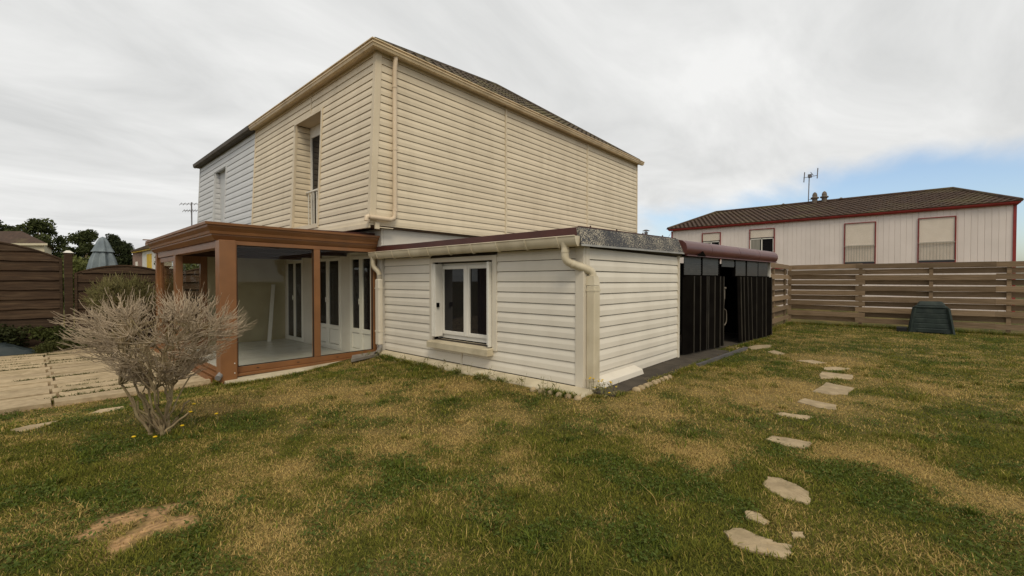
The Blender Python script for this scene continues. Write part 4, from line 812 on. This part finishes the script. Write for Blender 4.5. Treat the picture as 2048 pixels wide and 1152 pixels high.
MB().box(34.85, 35.1, 4.58, 4.78, 8.42, 8.62).tube([(35, 4.3, 8.5), (35, 5.05, 8.45)], .018, 6).tube([(35, 4.28, 8.3), (35, 4.25, 8.98)], .03, 6).tube([(35, 5.02, 8.15), (35, 4.98, 8.82)], .03, 6).tube([(35, 4.5, 8.55), (34.7, 4.6, 8.7)], .02, 6).build('antenna', GREYMET, fr_)
MB().tube([(13.0, 6.0, 2.75)] + [tuple(V(13.0, 6.0, 2.75).lerp(V(29.8, 11.9, 5.0), t) - V(0, 0, .8 * 4 * t * (1 - t) * .5)) for t in (.2, .4, .6, .8)] + [(29.8, 11.9, 5.0)], .008, 5).build('cable', RUBBER, None, label='thin dark cable strung towards the far white house', cat='cable')

# ------------------------------------------------------------------ things beyond the left fence
LH = thing('bungalow', (-3, 56, 0), 'cream house with brown hipped roof behind the left fence', 'house')
def cam_pt(px_, d, z=0.0):   # place by bearing and depth
    u_ = (px_ - 1024) / FPX; p = Fh * d + Rh * (u_ * d); return V(p.x, p.y, z)
c_ = cam_pt(90, 38); ldir = (cam_pt(-60, 38) - c_).normalized(); bk = V(-ldir.y, ldir.x, 0)
if bk.dot(Fh) < 0: bk = -bk
rdir = (cam_pt(107, 46) - c_).normalized()
W_ = lambda s, t, z: c_ + ldir * s + rdir * t + V(0, 0, z)
MB().hexa([W_(0, 0, 0), W_(12, 0, 0), W_(12, 9, 0), W_(0, 9, 0), W_(0, 0, 4.75), W_(12, 0, 4.75), W_(12, 9, 4.75), W_(0, 9, 4.75)]).build('wall', CREAMW, LH)
MB().add([W_(-.3, -.3, 4.75), W_(12.3, -.3, 4.75), W_(12.3, 9.3, 4.75), W_(-.3, 9.3, 4.75), W_(2.3, 3.0, 6.1), W_(10, 3.0, 6.1)], [(0, 1, 5, 4), (1, 2, 5), (2, 3, 4, 5), (3, 0, 4), (0, 3, 2, 1)]).build('roof', TILER, LH)
MB().hexa([W_(-.3, -.35, 4.6), W_(12.3, -.35, 4.6), W_(12.3, -.22, 4.6), W_(-.3, -.22, 4.6), W_(-.3, -.35, 4.78), W_(12.3, -.35, 4.78), W_(12.3, -.22, 4.78), W_(-.3, -.22, 4.78)]).build('fascia', CREAMW, LH)
w_ = MB().hexa([W_(1.2, -.05, 2.6), W_(2.5, -.05, 2.6), W_(2.5, .02, 2.6), W_(1.2, .02, 2.6), W_(1.2, -.05, 4.0), W_(2.5, -.05, 4.0), W_(2.5, .02, 4.0), W_(1.2, .02, 4.0)]).build('window', PVC, LH)
MB().hexa([W_(1.28, -.07, 2.7), W_(2.42, -.07, 2.7), W_(2.42, -.052, 2.7), W_(1.28, -.052, 2.7), W_(1.28, -.07, 3.92), W_(2.42, -.07, 3.92), W_(2.42, -.052, 3.92), W_(1.28, -.052, 3.92)]).build('roller_shutter', mat('pale_blue_shutter', (.42, .45, .48), rough=.5), w_)

YH = thing('striped_house', (8, 44, 0), 'white gabled house with yellow stripes and a brick end beside the parasol', 'house')
a_ = cam_pt(285, 33); b_ = cam_pt(345, 27); e_ = cam_pt(266, 34.5)
def wallseg(p, q, z0, z1p, z1q, t, m_, nm, par):
    d = (q - p).normalized(); n_ = V(-d.y, d.x, 0)
    if n_.dot(Fh) < 0: n_ = -n_
    n_ = n_ * t
    return MB().hexa([p + V(0, 0, z0), q + V(0, 0, z0), q + n_ + V(0, 0, z0), p + n_ + V(0, 0, z0), p + V(0, 0, z1p), q + V(0, 0, z1q), q + n_ + V(0, 0, z1q), p + n_ + V(0, 0, z1p)]).build(nm, m_, par)
wallseg(a_, b_, 0, 3.85, 4.0, 5.0, mat('bright_white_wall', (.66, .64, .58), rough=.8, rnd=0), 'front_wall', YH); wallseg(e_, a_, 0, 3.72, 3.83, 4.0, BRICKP, 'end_wall', YH)
for t0, t1, z0, z1 in ((.20, .36, 0, 3.45), (.62, .72, 0, 3.3)):
    p = a_.lerp(b_, t0); q = a_.lerp(b_, t1); o_ = V(0, 0, 0) - Fh * .05; wallseg(p + o_, q + o_, z0, z1, z1, .04, YELLOW, 'yellow_stripe', YH)
p = e_.lerp(a_, .35) - Fh * .05; q = e_.lerp(a_, .55) - Fh * .05; wallseg(p, q, 0, 3.0, 3.0, .04, PVC, 'door', YH)
wallseg(e_ - Fh * .2 , b_ - Fh * .2, 3.80, 3.88, 4.2, .3, TILER, 'roof_edge', YH); wallseg(e_ - Fh * .1, b_ - Fh * .1, 3.70, 3.80, 4.0, .12, YELLOW, 'fascia', YH)
ch = cam_pt(299, 33.2); MB().box(ch.x - .2, ch.x + .2, ch.y - .2, ch.y + .2, 3.7, 4.42).box(ch.x - .03, ch.x + .03, ch.y - .03, ch.y + .03, 4.42, 4.6).box(ch.x - .35, ch.x + .35, ch.y - .2, ch.y + .2, 4.6, 4.66).build('chimney', BRICKP, YH)
# frame (empty trellis) beside it
q = cam_pt(258, 24); mb = MB()
for dx_, in ((-.22,), (.22,)): mb.bar(q + Rh * dx_, q + Rh * dx_ + V(0, 0, 2.1), .05)
for z in (1.0, 1.55, 2.08): mb.bar(q - Rh * .22 + V(0, 0, z), q + Rh * .22 + V(0, 0, z), .05)
mb.build('trellis', PVC, None, label='small pale trellis frame beside the striped house', cat='trellis')

PP = thing('parasol', tuple(cam_pt(207, 14.5)), 'closed blue-grey garden parasol standing behind the arched fence', 'parasol')
pc = cam_pt(207, 14.5)
def cloth(prof, n=42, amp=.2):
    mb = MB(); 
    for r, z in prof:
        for j in range(n):
            a = 2 * PI * j / n; rr = r * (1 + amp * math.sin(a * 7) * (r > .05)); mb.v.append((pc.x + rr * math.cos(a), pc.y + rr * math.sin(a), z))
    for i in range(len(prof) - 1):
        for j in range(n): k = i * n + j; k2 = i * n + (j + 1) % n; mb.f.append((k, k2, k2 + n, k + n))
    return mb
cloth([(.40, 1.05), (.385, 1.5), (.35, 1.9), (.28, 2.25), (.19, 2.5), (.15, 2.6)]).build('canopy', PARA, PP, smooth=True)
cloth([(.27, 2.47), (.21, 2.6), (.14, 2.80), (.08, 2.93), (.0, 2.98)], amp=.14).build('top_vent', PARA, PP, smooth=True)
MB().tube([(pc.x, pc.y, 0), (pc.x, pc.y, 2.9)], .03, 8).build('pole', GREYMET, PP); MB().lathe([(.3, 0), (.3, .06), (.05, .1)], pc, 14).build('base', DKCONC, PP)
q = cam_pt(385, 26)
am = MB().tube([(q.x, q.y, 0), (q.x, q.y, 6.2)], .035, 8)
for z, l_ in ((6.1, 1.1), (5.7, .8)):
    am.bar(q + V(0, 0, z) - Rh * l_ * .6, q + V(0, 0, z) + Rh * l_ * .4, .03)
    for k in range(6): o_ = q + V(0, 0, z) - Rh * l_ * .6 + Rh * (l_ * k / 5); am.bar(o_ + V(0, 0, .09) + Fh * .1, o_ - V(0, 0, .09) - Fh * .1, .018)
am.build('tv_antenna', GREYMET, None, label='thin rake television antenna left of the pale grey house', cat='antenna')

# ------------------------------------------------------------------ trees and bushes
def leaf_cloud(cents, rads, n, size, c1, c2, name):
    """n leaf quads spread through clumps; every leaf has its own turn and tint"""
    cents = np.array(cents, float); rads = np.array(rads, float); w_ = rads ** 2; k = rng.choice(len(cents), n, p=w_ / w_.sum())
    d = rng.normal(size=(n, 3)); d /= np.linalg.norm(d, axis=1, keepdims=True); r_ = rng.random(n) ** .45
    P = cents[k] + d * (rads[k] * r_)[:, None] * np.array([1, 1, .85])
    a = rng.normal(size=(n, 3)); a /= np.linalg.norm(a, axis=1, keepdims=True); b = np.cross(a, rng.normal(size=(n, 3))); b /= np.linalg.norm(b, axis=1, keepdims=True) + 1e-9
    s = (size * rng.uniform(.5, 1.3, n))[:, None]; a = a * s; b = b * s * .55
    vv = np.stack([P - a, P + b, P + a, P - b], 1).reshape(-1, 3); ff = np.arange(4 * n).reshape(-1, 4)
    t = rng.random((n, 1)); tint = rng.random(len(cents))[k][:, None] * .6 + t * .4; cc = np.array(c1) * (1 - tint) + np.array(c2) * tint
    return fast_mesh(name, vv, ff, LEAFM, np.repeat(cc, 4, axis=0))
def tree(px_, d, h, rx, label, c1=(.034, .044, .015), c2=(.085, .098, .032), n=13000, trunk=.25, squash=1.0, seed=0):
    R_ = np.random.default_rng(seed + 50); q = cam_pt(px_, d); t = thing('tree', tuple(q), label, 'tree', 'trees behind the left fence')
    cs, rs = [], []
    for _ in range(60):
        a = R_.uniform(0, 2 * PI); zz = R_.uniform(-1, 1); rr = math.sqrt(max(0, 1 - zz * zz)) * R_.uniform(.45, 1.0)
        cs.append((q.x + rx * .82 * rr * math.cos(a), q.y + rx * .82 * rr * math.sin(a), h * (.56 + .38 * zz * squash))); rs.append(rx * R_.uniform(.16, .34))
    o = bpy.data.objects.new('crown', leaf_cloud(cs, rs, n, rx * .06, c1, c2, 'crown')); attach(o, t, Matrix.Identity(4))
    mb = MB().tube([q, q + V(0, 0, h * .3), q + V(rx * .1, 0, h * .6)], [trunk, trunk * .8, trunk * .35], 8)
    for k in range(7):
        e = Vector(cs[k * 7]); mb.tube([q + V(0, 0, h * .3 + k * .03 * h), (q + V(0, 0, h * .4)).lerp(e, .5), e], [trunk * .4, trunk * .25, trunk * .06], 5)
    mb.build('trunk', STEM, t)
tree(-6, 46, 8.2, 2.6, 'tall dark tree at the left picture edge', seed=1); tree(82, 52, 8.9, 3.1, 'broadest dark tree, directly behind the cream house', seed=2)
tree(168, 50, 7.5, 2.3, 'dark tree left of the closed parasol', seed=4)
tree(236, 46, 6.5, 2.0, 'round very dark tree right of the closed parasol', (.020, .028, .012), (.046, .056, .020), seed=5)
def bush(name, centre, r_, h, label, cat, c1, c2, n, size, seed, k=16, group=None):
    R_ = np.random.default_rng(seed); c = Vector(centre); t = thing(name, tuple(c), label, cat, group); cs, rs = [], []
    for _ in range(k): a = R_.uniform(0, 2 * PI); q_ = r_ * math.sqrt(R_.random()) * .75; cs.append((c.x + q_ * math.cos(a), c.y + q_ * math.sin(a), c.z + h * R_.uniform(.3, .85))); rs.append(r_ * R_.uniform(.25, .45))
    attach(bpy.data.objects.new('foliage', leaf_cloud(cs, rs, n, size, c1, c2, 'foliage')), t, Matrix.Identity(4))
    mb = MB()
    for e in cs[:8]: mb.tube([c, c.lerp(Vector(e), .6) + V(0, 0, .03), Vector(e)], [r_ * .04, r_ * .03, r_ * .015], 5)
    mb.build('stems', STEM, t, kind='stuff'); return t
bush('hedge', cam_pt(165, 18.5), 2.0, 2.55, 'pale green bush behind the fence, left of the parasol', 'bush', (.07, .08, .02), (.14, .15, .045), 7000, .09, 11)
bush('bush', (3.7, 17.6, 0), 1.3, 2.6, 'leafy light bush seen through the glazed end bay', 'bush', (.08, .10, .025), (.2, .22, .09), 4000, .08, 12)
bush('ground_ivy', (.45, 15.0, -.17), .45, .55, 'dark ivy at the foot of the fence post', 'ivy', (.025, .034, .010), (.075, .085, .022), 3500, .035, 13, group='ivy along the fence')
bush('ground_ivy', (-.45, 15.15, -.17), .6, .62, 'dark ivy climbing behind the blue tarpaulin', 'ivy', (.022, .028, .010), (.06, .065, .02), 3500, .035, 14, group='ivy along the fence')
bush('ground_ivy', (1.3, 14.75, -.17), .5, .30, 'low weeds growing along the foot of the arched fence panel', 'ivy', (.03, .036, .010), (.09, .092, .025), 2600, .03, 15, group='ivy along the fence')
bush('ground_ivy', (.3, 14.45, -.12), .38, .2, 'low weeds at the far edge of the paving', 'ivy', (.04, .046, .012), (.10, .10, .03), 1800, .028, 16, group='ivy along the fence')
tz = MB(); n_ = 16
R_ = np.random.default_rng(3)
for i in range(n_ + 1):
    for j in range(n_ + 1):
        u_, v_ = i / n_, j / n_; edge = min(u_, 1 - u_, v_, 1 - v_) * 4; z = -.10 + min(1, edge) * (.26 + .10 * R_.random()) * (1 - .35 * u_)
        tz.v.append((-2.0 + 2.05 * u_ + .1 * R_.random(), 14.25 + .75 * v_ + .05 * R_.random(), z if edge > 0 else -.1))
for i in range(n_):
    for j in range(n_): k = i * (n_ + 1) + j; tz.f.append((k, k + n_ + 1, k + n_ + 2, k + 1))
tz.build('tarpaulin', TARP, None, smooth=True, label='dark blue tarpaulin heaped at the left end of the terrace', cat='tarpaulin')

# bare broom shrub: stems fork four times towards tips on a wide dome
def broom(base, rx, h, n_tip, label, name, twig, stem, seed, greens=None, zc=.62, rzf=.42, thick=1.0, dirs=None):
    R_ = np.random.default_rng(seed); b = np.array(base, float); t = thing(name, tuple(base), label, 'shrub')
    cz = h * zc; rz = h - cz
    def dome(n, lo_, hi_, jl, jh):
        a = R_.uniform(0, 2 * PI, n); s = R_.uniform(lo_, hi_, n); c = np.sqrt(1 - s * s); q = R_.uniform(jl, jh, n)
        lump = 1 + .10 * np.sin(3 * a + 1) + .06 * np.sin(7 * a)
        low = np.where(s < 0, 1 + .75 * s, 1.0); zz = np.where(s < 0, s * h * .36, rz * s * q * (1 + .08 * np.sin(5 * a)))
        return b + np.stack([rx * np.where(s < 0, 1, c) * low * np.cos(a) * q * lump, rx * np.where(s < 0, 1, c) * low * np.sin(a) * q * lump, cz + zz], 1)
    tips = dome(n_tip, -.75, 1, .60, 1.12)
    l3 = dome(n_tip // 4, -.95, .8, .40, .72); l2 = dome(70, -1, .3, .3, .62); l1 = dome(18, 0, .1, .14, .40); l1[:, 2] = b[2] + h * R_.uniform(.14, .38, 18)
    if name == 'bare_shrub':
        for q_, w_ in ((tips, .07), (l3, .06), (l2, .05), (l1, .02)): q_[:, 0] += Rh.x * w_; q_[:, 1] += Rh.y * w_
    l0 = b + np.stack([R_.normal(0, .05, 7), R_.normal(0, .05, 7), np.full(7, .02)], 1)
    def link(ch, pa, r0, r1, K, sag, jit, spread=0):
        D = ((ch[:, None, :] - pa[None]) ** 2).sum(2); D += 8 * np.clip(pa[None, :, 2] - ch[:, None, 2] + .10, 0, None) ** 2; D *= (1 + spread * R_.random(D.shape)); i = D.argmin(1); p = pa[i]; s = np.linspace(0, 1, K)
        out = ch - p; ln = np.linalg.norm(out, axis=1, keepdims=True); ctl = p + out * .5; hor = out.copy(); hor[:, 2] = 0; ctl = ctl + hor * sag; ctl[:, 2] -= ln[:, 0] * sag * .55
        P = p[:, None] * ((1 - s) ** 2)[None, :, None] + ctl[:, None] * (2 * s * (1 - s))[None, :, None] + ch[:, None] * (s ** 2)[None, :, None]
        wob = R_.normal(0, 1, P.shape) * (ln * jit)[:, None]; wob[:, 0] = 0; P = P + wob
        return P, np.linspace(r0, r1, K)[None, :] * R_.uniform(.75, 1.25, (len(ch), 1))
    vs, fs, o = [], [], 0
    for args in ((l1, l0, .0125, .0085, 6, .05, .03, .9), (l2, l1, .0085, .0055, 6, .2, .03, .5), (l3, l2, .0052, .0032, 5, .2, .035, .5)):
        P, R2 = link(*args); a, f = tubes_np(P, R2 * thick, 5); vs.append(a); fs.append(f + o); o += len(a)
    me = fast_mesh('stems', np.concatenate(vs), np.concatenate(fs), stem); attach(bpy.data.objects.new('stems', me), t, Matrix.Identity(4))
    P, R2 = link(tips, l3, .0040, .0019, 6, .2, .035, .6); a, f = tubes_np(P, R2 * thick, 3)
    # side spurs on the twigs
    n_tip = n_tip * 1 // 2; k = R_.integers(0, len(P), n_tip); q = P[k, R_.integers(1, 4, n_tip)]; d = P[k, -1] - P[k, 1]; d /= np.linalg.norm(d, axis=1, keepdims=True); d = d + R_.normal(0, .22, d.shape) + np.array([0, 0, .2]); d /= np.linalg.norm(d, axis=1, keepdims=True)
    ln = R_.uniform(.05, .16, n_tip)[:, None]; Q = np.stack([q, q + d * ln * .5 + R_.normal(0, .006, q.shape), q + d * ln + np.array([0, 0, .2]) * ln], 1)
    a2, f2 = tubes_np(Q, np.array([[.0027, .0022, .0014]]) * np.ones((n_tip, 1)) * thick, 3)
    me = fast_mesh('twigs', np.concatenate([a, a2]), np.concatenate([f, f2 + len(a)]), twig); ob = attach(bpy.data.objects.new('twigs', me), t, Matrix.Identity(4)); tag(ob, kind='stuff')
    mb = MB(); 
    for p in l0: mb.tube([p - np.array([0, 0, .08]), p, p + np.array([R_.normal(0, .02), R_.normal(0, .02), .08])], [.026, .022, .013], 7)
    mb.build('root_stock', stem, t, smooth=True)
    return t, tips
BR, tips = broom((.81, 5.43, 0), .72, 1.42, 1450, 'bare grey-brown twiggy shrub standing in the lawn before the conservatory', 'bare_shrub', TWIG, STEM, 5, zc=.70)
GTW = mat('green_twig', (.13, .125, .04), (.22, .19, .085), rough=.9, scale=7, rnd=0)
broom((1.55, 14.3, -.1), .72, 1.75, 2600, 'half-green broom shrub in front of the arched fence', 'broom_shrub', GTW, STEM, 8, zc=.62, thick=2.0)

# ------------------------------------------------------------------ stepping stones
for i, (lab, poly) in enumerate(STONES):
    n = len(poly); cx_ = sum(p[0] for p in poly) / n; cy_ = sum(p[1] for p in poly) / n; h = float(hgt(np.array([cx_]), np.array([cy_]))[0]) + .010
    fine = []
    for a, b in zip(poly, poly[1:] + poly[:1]):
        for t in (0, .33, .67):
            j = .012 if t else .004; fine.append((a[0] + (b[0] - a[0]) * t + random.uniform(-j, j), a[1] + (b[1] - a[1]) * t + random.uniform(-j, j)))
    if sum(x1 * y2 - x2 * y1 for (x1, y1), (x2, y2) in zip(fine, fine[1:] + fine[:1])) < 0: fine.reverse()
    mb = MB(); m_ = len(fine); tx, ty = random.uniform(-.02, .02), random.uniform(-.02, .02); zz = lambda x, y: h + (x - cx_) * tx + (y - cy_) * ty
    mb.v = [(x, y, h - .07) for x, y in fine] + [(x, y, zz(x, y) - .008) for x, y in fine] + [(cx_ + (x - cx_) * .985, cy_ + (y - cy_) * .985, zz(x, y) + random.uniform(-.003, .003)) for x, y in fine] + [(cx_ + (x - cx_) * .5, cy_ + (y - cy_) * .5, zz(x, y) + random.uniform(-.004, .004)) for x, y in fine] + [(cx_, cy_, h)]
    for L_ in range(3): mb.f += [(L_ * m_ + q, L_ * m_ + (q + 1) % m_, (L_ + 1) * m_ + (q + 1) % m_, (L_ + 1) * m_ + q) for q in range(m_)]
    mb.f += [(3 * m_ + q, 3 * m_ + (q + 1) % m_, 4 * m_) for q in range(m_)]
    mb.build('stepping_stone', STONE, None, label=lab, cat='stepping stone', group='flagstones set in the lawn')
# rounded edging stones by the concrete
for i in range(9):
    x = 5.55 + i * .13 + random.uniform(-.02, .02); y = 2.70 - .02 * (x - 5); r_ = random.uniform(.04, .06)
    MB().lathe([(r_, -.03), (r_ * 1.05, .01), (r_ * .85, .035), (r_ * .4, .05)], (x, y, .0), 9).build('edging_stone', STONE, None, smooth=True, label='small rounded edging stone in the row along the dark concrete strip', cat='stone', group='edging stones')
for i in range(6):
    t = i / 5; x = 4.60 + .04 * t; y = 3.75 - .7 * t; r_ = random.uniform(.04, .055)
    MB().lathe([(r_, -.03), (r_ * 1.05, .005), (r_ * .85, .03), (r_ * .4, .045)], (x, y, .0), 9).build('edging_stone', STONE, None, smooth=True, label='small rounded stone along the cream footing near the corner', cat='stone', group='corner edging stones')

# ------------------------------------------------------------------ grass
def excluded(x, y):
    e = (x < 2.05) & (y > yedge(x) + .02) & (y < 15.5); e |= (x >= 2.05) & (y > 8.06 - .04 * (x - 2.1)) & (x < 17); e |= (x > 4.66) & (y > 3.03) & (x < 8.6); e |= (x > 5.0) & (x < 9.95) & (y > 2.72 - .02 * (x - 5)); e |= (x > 8.4) & (x < 13.5) & (y > 3.2 - .115 * (x - 8.44)); e |= (x > 18.3); e |= (x > 13.4) & (y > 2.98)
    for _, p in STONES:
        c = np.mean(np.array(p), 0); e |= inpoly(x, y, [(c[0] + (a - c[0]) * .95, c[1] + (b - c[1]) * .95) for a, b in p])
    return e
def scatter(n, d0, d1):
    """uniform over the lawn sector seen from the terrace side, depth d0..d1 along the camera heading"""
    d = np.sqrt(rng.random(n) * (d1 ** 2 - d0 ** 2) + d0 ** 2); l_ = (rng.random(n) * 2 - 1) * 1.32 * d
    return d * Fh.x + l_ * Rh.x, d * Fh.y + l_ * Rh.y
GV, GF, GC, off_ = [], [], [], 0
def blades(n, d0, d1, hmin, hmax, wid, seg, pts=None, dmul=1.0):
    global off_
    if pts is None:
        x, y = scatter(n, d0, d1); k = ~excluded(x, y); x, y = x[k], y[k]
    else: x, y = pts
    d = dryness(x, y) * dmul; bare = bareness(x, y); k = rng.random(len(x)) < np.where(bare > 0, .05 + .35 * (1 - bare), 1 - .25 * sstep(.6, 1, d)); x, y, d = x[k], y[k], d[k]; n = len(x)
    z = hgt(x, y) - .003; tall = fbm(x, y, 1.7, 120, 3); hh = (hmin + (hmax - hmin) * rng.random(n) ** 1.4) * (.55 + .9 * tall) * (1 - .30 * d)
    ang = rng.random(n) * 2 * PI; lean = np.abs(rng.normal(0, .8, n)) + .3 + .5 * d; lx, ly = np.cos(ang), np.sin(ang); wx, wy = -ly * wid * rng.uniform(.6, 1.3, n) / 2, lx * wid * rng.uniform(.6, 1.3, n) / 2
    straw = rng.random(n) < np.clip(d * 1.05 - .02, .06, .97); t = rng.random((n, 1)); g = GREEN1 * .8 * (1 - t) + GREEN2 * 1.25 * t; clover = (fbm(x, y, 2.6, 140, 3) > .56) & ~straw; g[clover] *= np.array([.66, .84, .75])
    s_ = (STRAW * .8 * (1 - t) + STRAW2 * 1.12 * t); c = np.where(straw[:, None], s_, g)
    tip = np.stack([x + lx * hh * lean, y + ly * hh * lean, z + hh], 1)
    if seg == 2:
        md = np.stack([x + lx * hh * lean * .35, y + ly * hh * lean * .35, z + hh * .62], 1); w3 = np.stack([wx, wy, np.zeros(n)], 1); b0 = np.stack([x, y, z], 1)
        vv = np.stack([b0 - w3, b0 + w3, md + w3 * .8, md - w3 * .8, tip], 1).reshape(-1, 3); i = np.arange(n)[:, None] * 5
        f = np.concatenate([i + np.array([[0, 1, 2]]), i + np.array([[0, 2, 3]]), i + np.array([[3, 2, 4]])]); m_ = 5
    else:
        w3 = np.stack([wx, wy, np.zeros(n)], 1); b0 = np.stack([x, y, z], 1); vv = np.stack([b0 - w3, b0 + w3, tip], 1).reshape(-1, 3); f = np.arange(3 * n).reshape(-1, 3); m_ = 3
    GV.append(vv); GF.append(f + off_); GC.append(np.repeat(c, m_, 0)); off_ += len(vv)
blades(400000, 1.6, 4.2, .008, .028, .0040, 2); blades(270000, 4.2, 8.0, .010, .034, .0060, 2); blades(220000, 8.0, 13.0, .014, .042, .010, 1); blades(150000, 13.0, 19.5, .016, .05, .016, 1)
# the rest of the lawn beside and behind the view
q_ = rng.random((160000, 2)) * np.array([20.5, 12.5]) + np.array([-2.5, -4.5]); dl = q_[:, 0] * Rh.x + q_[:, 1] * Rh.y; df = q_[:, 0] * Fh.x + q_[:, 1] * Fh.y; m_ = ((np.abs(dl) > 1.3 * df) | (df < 1.65)) & ~excluded(q_[:, 0], q_[:, 1]); blades(0, 0, 0, .010, .034, .009, 1, (q_[m_, 0], q_[m_, 1]))
def edge(path, n, spread, hmin, hmax, thr=.45, dmul=.35):
    P = np.array(path, float); sg = np.linalg.norm(np.diff(P, axis=0), axis=1); k = rng.choice(len(sg), n, p=sg / sg.sum()); t = rng.random((n, 1)); q = P[k] * (1 - t) + P[k + 1] * t + rng.normal(0, spread, (n, 2))
    m_ = fbm(q[:, 0], q[:, 1], 2.4, 200, 3) > thr; blades(0, 0, 0, hmin, hmax, .007, 2, (q[m_, 0], q[m_, 1]), dmul)
edge([(2.05, 7.98), (3.6, 7.90), (4.5, 7.80)], 5000, .05, .02, .055); edge([(4.60, 7.6), (4.62, 5.5), (4.66, 3.1)], 9000, .04, .03, .09); edge([(4.8, 2.98), (5.1, 2.75), (7.7, 2.68), (9.9, 2.62)], 6000, .035, .02, .06)
edge([(-1.5, 8.30), (-.3, 8.54), (.9, 8.74), (1.9, 8.93), (2.0, 8.2)], 9000, .05, .02, .07, .40); edge([(10.0, 2.75), (13.3, 2.58)], 2500, .05, .03, .09); edge([(18.05, 2.9), (18.05, -4.5)], 7000, .05, .04, .14, .3); edge([(13.5, 2.9), (18.0, 2.92)], 3000, .05, .04, .12, .3)
for _, p in STONES: edge([((a - sum(q[0] for q in p) / len(p)) * 1.06 + sum(q[0] for q in p) / len(p), (b - sum(q[1] for q in p) / len(p)) * 1.06 + sum(q[1] for q in p) / len(p)) for a, b in p + p[:1]], 260 if p[0][0] < 6.6 else 160, .014, .015, .04, .5, .5)
# tufts of longer lolling grass
R_ = np.random.default_rng(91)
for _ in range(420):
    d_ = math.sqrt(R_.uniform(1.9 ** 2, 9 ** 2)); l_ = R_.uniform(-1.25, 1.25) * d_; cx_, cy_ = d_ * Fh.x + l_ * Rh.x, d_ * Fh.y + l_ * Rh.y; k = int(R_.integers(30, 110)); sp0 = R_.uniform(.02, .08)
    qx, qy = cx_ + R_.normal(0, sp0, k), cy_ + R_.normal(0, sp0, k); m_ = ~excluded(qx, qy)
    if m_.sum() > 4: blades(0, 0, 0, .03, .075, .005, 2, (qx[m_], qy[m_]), R_.choice([.2, .5, 1.3]))
# round leaves of clover and plantain in the greener spots
def leaves(n, d0, d1, size):
    global off_
    x, y = scatter(n, d0, d1); k = ~excluded(x, y) & (fbm(x, y, 2.6, 140, 3) > .53) & (dryness(x, y) < .5); x, y = x[k], y[k]; n = len(x); z = hgt(x, y) + rng.uniform(.012, .035, n)
    a = rng.random(n) * 2 * PI; s = size * rng.uniform(.5, 1.4, n); e1 = np.stack([np.cos(a), np.sin(a), rng.normal(0, .35, n)], 1) * s[:, None]; e2 = np.stack([-np.sin(a), np.cos(a), rng.normal(0, .35, n)], 1) * s[:, None] * .7
    P = np.stack([x, y, z], 1); vv = np.stack([P - e1, P + e2, P + e1, P - e1, P + e1, P - e2], 1).reshape(-1, 3); f = np.arange(len(vv)).reshape(-1, 3); t = rng.random((n, 1)); c = np.array([.05, .075, .014]) * (1 - t) + np.array([.11, .135, .03]) * t
    GV.append(vv); GF.append(f + off_); GC.append(np.repeat(c, 6, 0)); off_ += len(vv)
leaves(60000, 1.6, 6, .010); leaves(30000, 6, 12, .016)
go = bpy.data.objects.new('grass', fast_mesh('grass', np.concatenate(GV), np.concatenate(GF), GRASSM, np.concatenate(GC))); attach(go, None, Matrix.Identity(4))
tag(go, 'short mown grass of the lawn, green mixed with dry straw', 'grass', kind='stuff')

# ------------------------------------------------------------------ weeds and flowers
def flower(x, y, h, label, group):
    t = thing('dandelion', (x, y, float(hgt(np.array([x]), np.array([y]))[0])), label, 'flower', group); z = WM[t.name].translation.z
    MB().tube([(x, y, z), (x + .01, y, z + h * .6), (x, y + .01, z + h)], .0025, 5).build('stem', GTW, t)
    MB().lathe([(.004, 0), (.014, .004), (.018, .010), (.010, .015)], (x, y + .01, z + h), 10).build('flower_head', FLOWER, t)
for x, y, h in ((1.12, 5.42, .22), (1.08, 5.36, .16), (1.3, 5.35, .09), (.62, 5.2, .07), (.98, 5.2, .08), (.76, 5.12, .05)):
    flower(x, y, h, 'yellow dandelion flower in the grass beside the bare shrub', 'dandelions by the shrub')
def weed(centre, n, hmax, spread, label, flowers, seed):
    R_ = np.random.default_rng(seed); c = np.array(centre); t = thing('weed_clump', tuple(centre), label, 'weeds'); st = MB(); fl = MB()
    for _ in range(n):
        a = R_.uniform(0, 2 * PI); r_ = spread * math.sqrt(R_.random()); h = hmax * R_.uniform(.35, 1); p = c + np.array([r_ * math.cos(a), r_ * math.sin(a), 0]); q = p + np.array([R_.normal(0, .05), R_.normal(0, .05), h])
        st.tube([p, (p + q) / 2 + R_.normal(0, .012, 3), q], [.003, .0022, .0015], 4)
        for k in range(3):
            e = p + (q - p) * R_.uniform(.3, .9); s = R_.uniform(.015, .035); d = R_.normal(0, 1, 3); d /= np.linalg.norm(d); w2 = np.cross(d, R_.normal(0, 1, 3)); w2 /= np.linalg.norm(w2); st.add([e, e + d * s + w2 * s * .3, e + d * s * 2, e + d * s - w2 * s * .3], [(0, 1, 2, 3)])
        if flowers and R_.random() < .7: fl.lathe([(.003, 0), (.014, .004), (.015, .010), (.006, .014)], q, 7)
    st.build('stems', GTW, t, kind='stuff')
    if fl.v: fl.build('flower_heads', FLOWER, t, kind='stuff')
weed((5.02, 2.92, .0), 26, .22, .16, 'yellow-flowered weed clump at the corner under the downpipe', True, 1)
WL = ['thin wild stalks on the cream footing, nearest the corner of the extension', 'thin wild stalks on the cream footing, second clump from the corner', 'thin wild stalks below the right window edge on the footing',
      'thin wild stalks below the middle of the extension window', 'thin wild stalks below the left window edge on the footing', 'short wild stalks on the footing left of the window', 'shortest wild stalks on the footing, near the left downpipe']
for i in range(7): weed((4.58 + random.uniform(-.04, .04), 3.5 + i * .55, 0), 9, .26 - .015 * i, .14, WL[i], False, 20 + i)
weed((4.45, 7.7, 0), 20, .16, .2, 'green weed tuft beside the grey drain spout', False, 40)
S.render.engine = 'CYCLES'
